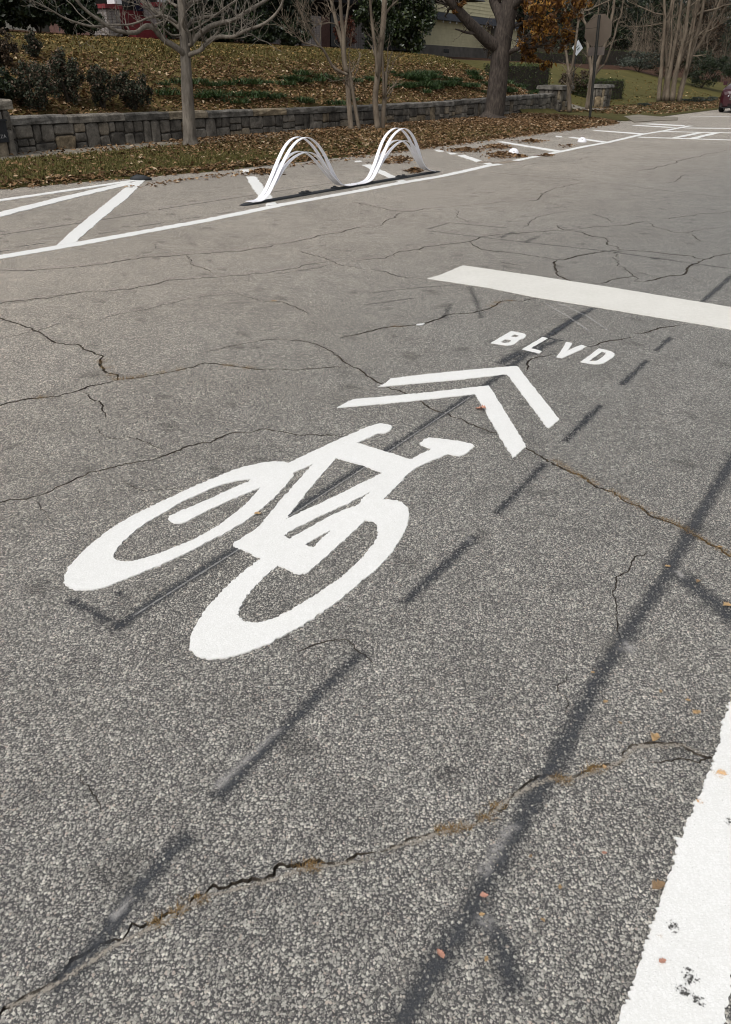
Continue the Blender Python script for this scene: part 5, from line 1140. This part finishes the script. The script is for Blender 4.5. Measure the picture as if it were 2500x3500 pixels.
for i, (x0, x1, yt, yb, u, mt, lb) in enumerate([(1120, 1230, -70, 120, -33, 'leaf_dark', 'tall dark evergreen behind the oak'), (1205, 1330, -80, 122, -34, 'leaf_dark', 'tall dark evergreen behind the stop sign'), (1310, 1420, -70, 125, -33, 'leaf_dark', 'tall dark evergreen right of the stop sign'), (1400, 1510, -90, 130, -32, 'leaf_dark', 'tall dark evergreen behind the many stemmed tree'), (1490, 1600, -60, 140, -30, 'leaf_nandina_brown', 'tall brown tree behind the many stemmed tree'), (1580, 1720, -80, 150, -27, 'leaf_dark', 'tall dark evergreen at the top right corner')]):
    shrub(x0, x1, yt, yb, mt, 6000, .22, lb, u=u, group='tall trees behind the far lawn', name='evergreen_tree', cat='tree', lumps=70)
# far wood closing the view
Pw = np.array([uv2w(-RG.uniform(52, 72), RG.uniform(10, 300), 0) for _ in range(70000)]); Pw[:, 2] = [terr(*w2uv(q)) for q in Pw]; Pw[:, 2] += RG.uniform(0, 1, len(Pw)) ** .8 * 19
quads_obj('far_wood', cloud(Pw, .75), MA['leaf_dark'], kind='stuff', label='dark mass of trees closing the view behind the houses', cat='woodland')
# bare twiggy understorey at the right
tb = MB()
for k in range(70):
    x = RT.uniform(1390, 1640); q = atu((x, 150), -26 - RT.uniform(0, 5)); uu, vv = w2uv(q); z = terr(uu, vv); h = RT.uniform(2.0, 5.0); dx = [RT.gauss(0, .5), RT.gauss(0, .5)]
    Pq = [np.array([q[0], q[1], z]), np.array([q[0] + dx[0] * .3, q[1] + dx[1] * .3, z + h * .5]), np.array([q[0] + dx[0], q[1] + dx[1], z + h])]; Rq = [.035, .025, .012]
    tb.tube(Pq, Rq, 5, cap=False); grow(tb, catmull(Pq, 4), [.03 - .002 * j for j in range(9)], 6, 1.6, 2, .3, .012)
tb.build('bare_thicket', MA['bark_myrtle'], kind='stuff', label='bare grey brown thicket behind the far lawn', cat='thicket')

# ================================================================= HOUSES
MA['red_paint'] = mat_simple('red_paint', (0.150, 0.024, 0.027), .6, .25, 5); MA['brick_white'] = mat_simple('painted_brick', (0.36, 0.35, 0.34), .85, .3, 9, .01, color2=(0.10, 0.065, 0.055))
MA['brick_red'] = mat_simple('old_brick', (0.11, 0.06, 0.05), .9, .35, 9, .01); MA['brick_mortar'] = mat_simple('brick_mortar', (0.07, 0.06, 0.055), .95, .2, 9)
MA['house_grey'] = mat_simple('grey_siding', (0.12, 0.115, 0.10), .8, .2, 4); MA['trim_white'] = mat_simple('white_trim', (0.62, 0.62, 0.63), .6, .06, 4); MA['door_blue'] = mat_simple('dark_blue_door', (0.012, 0.012, 0.05), .5, .2, 4)
MA['siding_yellow'] = mat_simple('cream_siding', (0.50, 0.455, 0.29), .8, .10, 2.5); MA['eave'] = mat_simple('slate_gutter', (0.055, 0.060, 0.075), .6, .2, 3); MA['foundation'] = mat_simple('grey_foundation', (0.11, 0.10, 0.088), .9, .25, 2); MA['roof'] = mat_simple('dark_shingles', (0.035, 0.034, 0.036), .9, .3, 10, .01); MA['dark_glass'] = mat_simple('dark_glass', (0.01, 0.012, 0.014), .15, .1, 2, spec=.6)
def pxbox(mb, x0, x1, y0, y1, u, depth, z0=None, z1=None):
    """box whose street-side face covers the overview rectangle on the plane at street offset u"""
    xm, ym = (x0 + x1) / 2, (y0 + y1) / 2; v0 = w2uv(atu((x0, ym), u))[1]; v1 = w2uv(atu((x1, ym), u))[1]
    zt = atu((xm, y0), u)[2] if z1 is None else z1; zb = atu((xm, y1), u)[2] if z0 is None else z0
    return mb.box(uv2w(u - depth / 2, (v0 + v1) / 2, zb), v1 - v0, depth, zt - zb, V), v0, v1, zb, zt
def part(name, mat, parent, *a, **k): m = MB(); r = pxbox(m, *a, **k); m.build(name, MA[mat], parent); return r[1:]
h1 = empty('porch_house', tuple(uv2w(-30, 22, 2.3)), label='house with a red painted porch and steps behind the bank at left', cat='house')
part('wall', 'house_grey', h1, 60, 420, -230, 95, -30.0, 6.0)
gz = terr(-25, 22)
_, v0r, v1r, _, _ = (0, *part('porch_floor', 'red_paint', h1, 232, 420, 26, 34, -26.4, 3.4))
part('porch_base', 'brick_red', h1, 232, 420, 35, 92, -26.6, 3.2)
# steps
xs0, xs1 = w2uv(atu((281, 60), -25.4))[1], w2uv(atu((352, 60), -25.4))[1]; ztop_s = atu((315, 27), -26.3)[2]; ns = 7; zb_s = terr(-24.6, (xs0 + xs1) / 2) - .05
for k in range(ns):
    mb = MB(); z1 = zb_s + (ztop_s - zb_s) * (k + 1) / ns - .02; uu = -24.6 - k * .26; mb.box(uv2w(uu - .15 - .13, (xs0 + xs1) / 2, z1 - (ztop_s - zb_s) / ns - .03), xs1 - xs0, .40, (ztop_s - zb_s) / ns + .03, V); mb.build('step', MA['red_paint'], h1)
def brick_pier(x0, x1, y0, y1, u, depth, parent, mat, cap=None):
    pr = bpy.data.objects.new('brick_pier', None); COL.objects.link(pr); attach(pr, parent)
    m = MB(); (_, v0, v1, zb, zt) = pxbox(m, x0, x1, y0, y1, u - .012, depth - .024, z0=None); zb2 = min(zb, terr(u, (v0 + v1) / 2)) - .1
    m2 = MB(); m2.box(uv2w(u - depth / 2, (v0 + v1) / 2, zb2), v1 - v0 - .024, depth - .024, zt - zb2, V); m2.build('mortar_core', MA['brick_mortar'], pr)
    me = None; bl, bh = .215, .068; rows = int((zt - zb2) / .078); nb = max(1, round((v1 - v0) / .225)); L = (v1 - v0) / nb; nd_ = max(1, round(depth / .225)); LD = depth / nd_
    mb = MB(); mb.box((0, 0, 0), L - .011, .03, bh, (1, 0)); ob = mb.build('brick', MA[mat]); me = ob.data; bpy.data.objects.remove(ob)
    def put(uu, vv, z, ax):
        o = bpy.data.objects.new('brick', me); COL.objects.link(o); o.parent = pr; w = uv2w(uu, vv, z); o.location = tuple(w); o.rotation_euler = (0, 0, math.atan2(ax[1], ax[0]))
    for r in range(rows):
        z = zt - (r + 1) * .078
        if z < zb - .15: break
        sh = (r % 2) * .5
        for k in range(nb): put(u - .012, v0 + L * (min(max(k + .5 + (sh - .25) * .0, .5), nb - .5)), z, V)
        for k in range(nd_): put(u - LD * (k + .5), v0 + .012, z, U)
        for k in range(nd_): put(u - LD * (k + .5), v1 - .012, z, U)
    if cap:
        m3 = MB(); m3.box(uv2w(u - depth / 2, (v0 + v1) / 2, zt), v1 - v0 + .16, depth + .16, .13, V); m3.build('coping', MA[cap], pr)
brick_pier(238, 268, 20, 70, -25.2, .85, h1, 'brick_white', 'red_paint')
brick_pier(356, 386, 16, 70, -25.2, .85, h1, 'brick_white', 'red_paint')
for x0, x1 in ((246, 262), (360, 374)): part('porch_column', 'trim_white', h1, x0, x1, -140, 8, -25.4, .4)
part('door', 'door_blue', h1, 298, 326, -60, 26, -29.6, .1); part('window', 'dark_glass', h1, 262, 284, -60, 12, -29.6, .1); part('window', 'dark_glass', h1, 384, 410, -60, 8, -29.6, .1)
mb = MB(); a0, a1 = w2uv(atu((60, 0), -30))[1] - 1, w2uv(atu((420, 0), -30))[1] + 1
mb.add([uv2w(-24.6, a0, 6.0), uv2w(-24.6, a1, 6.0), uv2w(-31, a1, 8.6), uv2w(-31, a0, 8.6), uv2w(-37, a1, 6.0), uv2w(-37, a0, 6.0), uv2w(-24.6, a0, 5.8), uv2w(-24.6, a1, 5.8), uv2w(-37, a1, 5.8), uv2w(-37, a0, 5.8)], [(0, 1, 2, 3), (3, 2, 4, 5), (6, 7, 1, 0), (6, 9, 8, 7), (0, 3, 5, 9, 6), (1, 7, 8, 4, 2)]); mb.build('roof', MA['roof'], h1)
# middle house with brick piers, mostly hidden by shrubs
h2 = empty('brick_house', tuple(uv2w(-30, 36, 2.4)), label='shaded house with pale brick piers behind the crepe myrtles', cat='house')
part('wall', 'roof', h2, 620, 935, -160, 106, -31.0, 6.0)
brick_pier(690, 713, 35, 104, -27.5, .6, h2, 'brick_white'); brick_pier(790, 830, 50, 106, -27.5, .6, h2, 'brick_white'); brick_pier(640, 662, 35, 104, -27.8, .6, h2, 'brick_white')
part('door', 'dark_glass', h2, 735, 772, 30, 104, -30.8, .1); part('porch_beam', 'roof', h2, 610, 940, -30, 8, -27.6, 1.0); part('porch_post', 'brick_red', h2, 714, 733, 38, 104, -27.9, .4)
mb = MB(); a0, a1 = w2uv(atu((600, 0), -31))[1], w2uv(atu((945, 0), -31))[1]
mb.add([uv2w(-26.5, a0, 5.4), uv2w(-26.5, a1, 5.4), uv2w(-33, a1, 9.0), uv2w(-33, a0, 9.0), uv2w(-40, a1, 5.4), uv2w(-40, a0, 5.4)], [(0, 1, 2, 3), (3, 2, 4, 5), (0, 3, 5), (1, 4, 2), (0, 5, 4, 1)]); mb.build('roof', MA['roof'], h2)
# yellow clapboard house
h3 = empty('clapboard_house', tuple(uv2w(-31, 52, 2.6)), label='cream clapboard house with a slate gutter, left of the oak', cat='house')
UY = -31.0
part('foundation', 'foundation', h3, 925, 1150, 105, 135, UY + .03, 6.0)
yb, yt = 105.0, 44.0; nb = 9
zA, zB = atu((1000, yb), UY)[2], atu((1000, yt), UY)[2]; vA, vB = w2uv(atu((928, 80), UY))[1], w2uv(atu((1148, 80), UY))[1]
def boards(z0, z1, n, u):
    e = (z1 - z0) / n
    for k in range(n):
        z = z0 + k * e; m = MB(); vs_ = [uv2w(uu, vv, zz) for vv in (vA, vB) for uu, zz in ((u + .030, z), (u + .008, z + e), (u - .02, z + e), (u - .02, z))]
        m.add(vs_, [(0, 4, 5, 1), (1, 5, 6, 2), (3, 7, 4, 0), (0, 1, 2, 3), (7, 6, 5, 4)]); m.build('clapboard', MA['siding_yellow'], h3)
boards(zA, zB, nb, UY); zC = atu((1000, 28), UY)[2]; boards(zC, zC + 3.0, 14, UY - .2)
part('inner_wall', 'siding_yellow', h3, 930, 1146, -100, 104, UY - .25, 5.5)
m = MB(); zg0, zg1 = atu((1000, 46), UY + .5)[2], atu((1000, 30), UY + .5)[2]; m.box(uv2w(UY + .15, (vA + vB) / 2, zg0), vB - vA + .5, .8, zg1 - zg0, V); m.build('gutter', MA['eave'], h3)
for k in range(16):
    vv = vA + (vB - vA) * (k + .5) / 16; q = uv2w(UY + .5, vv, zg0 - .12); m = MB(); m.tube([q + np.array([0, 0, .12]), q + np.array([0, 0, .05]), q + np.array([0, 0, .0]), q + np.array([0, 0, -.05])], [.012, .02, .04, .015], 6); m.build('string_bulb', MA['trim_white'], h3)
part('corner_pier', 'foundation', h3, 1098, 1116, 40, 116, UY + .35, .5); part('vent', 'dark_glass', h3, 986, 998, 109, 117, UY + .05, .05)
m = MB(); m.add([uv2w(UY - .3, vA - .4, zC + 3.0), uv2w(UY - .3, vB + .4, zC + 3.0), uv2w(UY - 4, vB + .4, zC + 5.5), uv2w(UY - 4, vA - .4, zC + 5.5), uv2w(UY - 8, vB + .4, zC + 3.0), uv2w(UY - 8, vA - .4, zC + 3.0)], [(0, 1, 2, 3), (3, 2, 4, 5), (0, 3, 5), (1, 4, 2), (0, 5, 4, 1)]); m.build('roof', MA['roof'], h3)
shrub(1070, 1100, 55, 112, 'leaf_nandina_brown', 900, .12, 'bare creeper shrub at the corner of the cream house', u=-30.0, name='creeper_shrub', lumps=20)
# porch railing and planter right of the cream house
rl = empty('porch_railing', tuple(uv2w(-33, 56, 2.6)), label='white porch railing seen left of the oak trunk', cat='railing')
part('top_rail', 'trim_white', rl, 1126, 1176, 86, 89, -33, .08); part('bottom_rail', 'trim_white', rl, 1126, 1176, 112, 115, -33, .08)
for k in range(11): part('baluster', 'trim_white', rl, 1128 + k * 4.6, 1129.8 + k * 4.6, 88, 113, -33.02, .05)
pt_ = atu((1142, 117), -30.5); uu, vv = w2uv(pt_); pt_[2] = terr(uu, vv); m = MB(); m.tube([pt_, pt_ + np.array([0, 0, .08]), pt_ + np.array([0, 0, .55]), pt_ + np.array([0, 0, .62])], [.17, .19, .26, .28], 12)
m.build('planter', MA['siding_yellow'], label='pale round planter near the porch railing', cat='planter')
# wooden fence palings and rails glimpsed at the right
MA['paling'] = mat_simple('weathered_paling', (0.20, 0.165, 0.115), .9, .25, 6)
fe = empty('paling_fence', tuple(uv2w(-30, 62, 3)), label='weathered paling fence behind the long hedge', cat='fence')
for k in range(20): x = 1378 + k * 8.2; part('paling', 'paling', fe, x, x + (6 if k % 5 == 2 else 2.4), 100 + (k % 3) * 2, 150, -33.0, .06)
part('rail', 'paling', fe, 1375, 1545, 112, 115, -33.06, .05)

# ================================================================= STOP SIGN, DIAMOND SIGN, CAR
MA['sign_back'] = mat_simple('sign_back', (0.115, 0.092, 0.072), .55, .12, 3, metallic=.2); MA['sign_plate2'] = mat_simple('sign_back_grey', (0.125, 0.105, 0.095), .55, .12, 3, metallic=.2); MA['post'] = mat_simple('dark_post', (0.020, 0.022, 0.020), .6, .3, 10); MA['post_gap'] = mat_simple('post_channel', (0.055, 0.05, 0.045), .6, .3, 10)
MA['sign_red'] = mat_simple('sign_red', (0.35, 0.02, 0.02), .5, .1, 3)
b = onT(1309.5, 265.5); ss = empty('stop_sign', tuple(b), label='octagonal sign seen from behind on a dark metal post', cat='sign')
top = tp((2049, 53), b); axis = (top - b) / np.linalg.norm(top - b); sd = np.array([U[0], U[1], 0]); sd = sd - axis * (sd @ axis); sd /= np.linalg.norm(sd); nb_ = np.cross(axis, sd); nb_ = nb_ * (1 if nb_[:2] @ V > 0 else -1)  # nb_: facing side, away from the camera
def plate(poly, c, th, mat, name, parent):
    n = len(poly); vs_ = [c + sd * x + axis * y for x, y in poly] + [c + sd * x + axis * y + nb_ * th for x, y in poly]
    return mesh_obj(name, vs_, [tuple(range(n)), tuple(range(2 * n - 1, n - 1, -1))] + [(i, i + n, (i + 1) % n + n, (i + 1) % n) for i in range(n)], MA[mat], parent)
oc = tp(crp(*CS, [(795, 420)])[0], b); S_ = .485; R8 = S_ / math.cos(math.pi / 8)
c0 = b + axis * ((oc - b) @ axis) + nb_ * .035
plate([(R8 * math.cos(math.pi / 8 + k * math.pi / 4), R8 * math.sin(math.pi / 8 + k * math.pi / 4)) for k in range(8)], c0, .006, 'sign_back', 'octagon_plate', ss)
plate([(R8 * .985 * math.cos(math.pi / 8 + k * math.pi / 4), R8 * .985 * math.sin(math.pi / 8 + k * math.pi / 4)) for k in range(8)], c0 + nb_ * .008, .002, 'sign_red', 'sign_face', ss)
plate([(-.30, -.13), (.30, -.13), (.30, .13), (-.30, .13)], c0 - axis * .64, .006, 'sign_plate2', 'lower_plate', ss)
H_ = np.linalg.norm(top - b)
for nm, off, wd2, dp, mt in (('post_flange', -.032, .026, .035, 'post'), ('post_flange', .032, .026, .035, 'post'), ('post_web', 0, .04, .012, 'post_gap')):
    vs_ = []
    for h in (-.15, H_ + .02):
        for x, y in ((-1, -1), (1, -1), (1, 1), (-1, 1)): vs_.append(b + axis * h + sd * (off + x * wd2 / 2) + nb_ * (y * dp / 2 + (0 if mt == 'post' else .01)))
    mesh_obj(nm, vs_, [(3, 2, 1, 0), (4, 5, 6, 7), (0, 1, 5, 4), (1, 2, 6, 5), (2, 3, 7, 6), (3, 0, 4, 7)], MA[mt], ss)
MA['sign_white'] = mat_simple('bluish_white_sign', (0.50, 0.53, 0.56), .5, .08, 4); MA['sign_mark'] = mat_simple('grey_mark', (0.10, 0.14, 0.13), .5, .1, 4)
dcp = uv2w(-14.2, 40.6); dv = onT(1268, 247); dc = tp(crp(*CS, [(500, 665)])[0], dv, .6); dg = np.array([dc[0], dc[1], terr(*w2uv(dc))])
ds = empty('diamond_sign', tuple(dg), label='small bluish white diamond sign behind the forked tree', cat='sign')
m = MB(); m.tube([dg, np.array([dc[0], dc[1], dc[2] - .1])], [.02, .02], 8); m.build('pole', MA['post'], ds)
vd = -dc[:2] / np.linalg.norm(dc[:2]); ang = math.radians(22); nrm2 = np.array([vd[0] * math.cos(ang) - vd[1] * math.sin(ang), vd[0] * math.sin(ang) + vd[1] * math.cos(ang), 0]); s2 = np.array([-nrm2[1], nrm2[0], 0]); z2 = np.array([0, 0, 1.0])
dc = dc + nrm2 * .04
def dplate(pts, off, mat, name):
    n = len(pts); vs_ = [dc + s2 * x + z2 * y + nrm2 * off for x, y in pts] + [dc + s2 * x + z2 * y + nrm2 * (off - .008) for x, y in pts]
    mesh_obj(name, vs_, [tuple(range(n)), tuple(range(2 * n - 1, n - 1, -1))] + [(i, i + n, (i + 1) % n + n, (i + 1) % n) for i in range(n)], MA[mat], ds)
dplate([(0, -.30), (.25, 0), (0, .30), (-.25, 0)], 0, 'sign_white', 'panel'); dplate([(-.10, -.02), (.02, .10), (.04, .08), (-.08, -.04)], .010, 'sign_mark', 'mark'); dplate([(.0, -.10), (.10, .0), (.08, .03), (-.02, -.07)], .012, 'sign_mark', 'mark')

# parked car, nose towards the camera
MA['car_paint'] = mat_simple('maroon_car_paint', (0.034, 0.005, 0.009), .3, .05, 2, spec=.6); MA['chrome'] = mat_simple('chrome', (.6, .6, .6), .2, .03, 2, metallic=1.0); MA['tyre'] = mat_simple('tyre_rubber', (.012, .012, .012), .85, .2, 20); MA['rim'] = mat_simple('alloy_rim', (.35, .35, .36), .35, .1, 8, metallic=.8); MA['lamp'] = mat_simple('clear_lamp', (.45, .47, .5), .12, .1, 5, spec=.8); MA['trim_black'] = mat_simple('black_trim', (.012, .012, .013), .5, .2, 6); MA['windscreen'] = mat_simple('windscreen_glass', (.25, .30, .33), .06, .05, 1, spec=.9)
cb = gd((1597.5 * K, 249 * K)); cu_, cv_ = w2uv(cb)
car = empty('parked_car', tuple(uv2w(cu_ + .75, cv_ + 2.2, 0)), label='dark red car parked at the right edge, nose towards the camera', cat='car')
CO = lambda x, y, z: uv2w(cu_ + .85 + x * 1.03, cv_ - .60 + y, z * (1.0 if z < .33 else 1.0 + min(.22, (z - .33) * .8)))     # x across (to the right), y back from the nose, z up
def loft(secs, name, mat, smooth=True):
    """secs: (y, [(x, z)...]) half outlines, mirrored"""
    vs_ = []; m = None
    for y, half in secs:
        ring = [(x, z) for x, z in half] + [(-x, z) for x, z in reversed(half)]; m = len(ring); vs_ += [CO(x, y, z) for x, z in ring]
    fs = [(i * m + j, i * m + (j + 1) % m, (i + 1) * m + (j + 1) % m, (i + 1) * m + j) for i in range(len(secs) - 1) for j in range(m)]
    fs += [tuple(range(m)), tuple((len(secs) - 1) * m + j for j in range(m - 1, -1, -1))]
    return mesh_obj(name, vs_, fs, MA[mat], car, smooth=False)
def hs_(w, zb, zm, zt, wt): return [(w * .80, zb), (w * .97, zb + .08), (w, zm), (w * .985, zm + .12), (w * .93, zt - .05), (wt, zt), (0.001, zt + .025)]
loft([(0, hs_(.66, .30, .48, .66, .45)), (.06, hs_(.76, .24, .48, .74, .55)), (.22, hs_(.86, .20, .50, .82, .66)), (.6, hs_(.885, .20, .52, .90, .72)), (1.1, hs_(.89, .20, .54, .97, .76)), (2.2, hs_(.89, .20, .56, .97, .80)), (3.6, hs_(.89, .20, .58, .99, .78)), (4.25, hs_(.85, .24, .58, 1.0, .70)), (4.45, hs_(.74, .30, .58, .92, .6))], 'body', 'car_paint')
loft([(1.05, [(.72, .95), (.70, .97), (.001, .985)]), (1.75, [(.72, .95), (.60, 1.36), (.001, 1.41)]), (2.3, [(.72, .95), (.60, 1.43), (.001, 1.47)]), (3.2, [(.72, .95), (.58, 1.40), (.001, 1.44)]), (3.95, [(.70, .96), (.62, 1.0), (.001, 1.02)])], 'cabin_glass', 'windscreen')
loft([(1.78, [(.60, 1.385), (.56, 1.425), (.001, 1.44)]), (2.3, [(.61, 1.45), (.56, 1.475), (.001, 1.49)]), (3.2, [(.60, 1.415), (.54, 1.45), (.001, 1.465)])], 'roof', 'car_paint')
def cbox(name, mat, x0, x1, y0, y1, z0, z1, parent=None):
    vs_ = [CO(x, y, z) for z in (z0, z1) for x, y in ((x0, y0), (x1, y0), (x1, y1), (x0, y1))]
    return mesh_obj(name, vs_, [(3, 2, 1, 0), (4, 5, 6, 7), (0, 1, 5, 4), (1, 2, 6, 5), (2, 3, 7, 6), (3, 0, 4, 7)], MA[mat], parent or car)
cbox('grille', 'trim_black', -.34, .34, -.015, .1, .50, .66); 
for z0, z1 in ((.485, .505), (.655, .68)): cbox('grille_trim', 'chrome', -.37, .37, -.03, .1, z0, z1)
for x0 in (-.37, .345): cbox('grille_trim', 'chrome', x0, x0 + .025, -.03, .1, .505, .655)
cbox('grille_bar', 'chrome', -.33, .33, -.025, .05, .57, .59)
for s in (-1, 1):
    a, c_ = sorted((s * .44, s * .80)); vs_ = [CO(s * .42, .0, .58), CO(s * .72, .10, .56), CO(s * .845, .36, .66), CO(s * .82, .46, .78), CO(s * .66, .14, .73), CO(s * .42, .03, .68)]; vs2 = [q - np.array([V[0], V[1], 0]) * .02 + np.array([U[0], U[1], 0]) * s * .015 for q in vs_]
    mesh_obj('headlight', list(vs2) + [q + np.array([V[0], V[1], 0]) * .1 for q in vs_], [tuple(range(6)), tuple(range(11, 5, -1))] + [(i, i + 6, (i + 1) % 6 + 6, (i + 1) % 6) for i in range(6)], MA['lamp'], car)
    cbox('wing_mirror', 'car_paint', *sorted((s * .90, s * 1.07)), 1.35, 1.47, .94, 1.07); cbox('fog_recess', 'trim_black', *sorted((s * .48, s * .74)), .03, .2, .30, .40)
cbox('lower_intake', 'trim_black', -.42, .42, .0, .1, .26, .38); cbox('number_plate', 'trim_white', -.16, .16, -.02, .05, .40, .48)
cbox('bumper_strip', 'trim_black', -.70, .70, .02, .3, .20, .245)
for s in (-1, 1):
    for yy in (.88, 3.55):
        w = empty('wheel', tuple(CO(s * .80, yy, .315))); w.parent = car; w.matrix_parent_inverse = Matrix.Translation(car.location).inverted()
        for nm, prof, mt in (('tyre', [(-.10, .24), (-.10, .30), (-.07, .32), (.07, .32), (.10, .30), (.10, .24)], 'tyre'), ('rim', [(-.08, .05), (-.085, .235), (.085, .235), (.08, .05)], 'rim')):
            vs_ = []; n = 20; m_ = len(prof)
            for i in range(n):
                a = 2 * math.pi * i / n
                for x, r in prof: vs_.append(CO(s * .80 + x, yy + r * math.cos(a), .32 + r * math.sin(a)))
            fs = [(i * m_ + j, i * m_ + j + 1, ((i + 1) % n) * m_ + j + 1, ((i + 1) % n) * m_ + j) for i in range(n) for j in range(m_ - 1)]
            if nm == 'rim': fs += [tuple(i * m_ for i in range(n)), tuple(i * m_ + m_ - 1 for i in range(n - 1, -1, -1))]
            o = mesh_obj(nm, vs_, fs, MA[mt]); o.parent = w; o.matrix_parent_inverse = Matrix.Translation(CO(s * .80, yy, .315)).inverted()
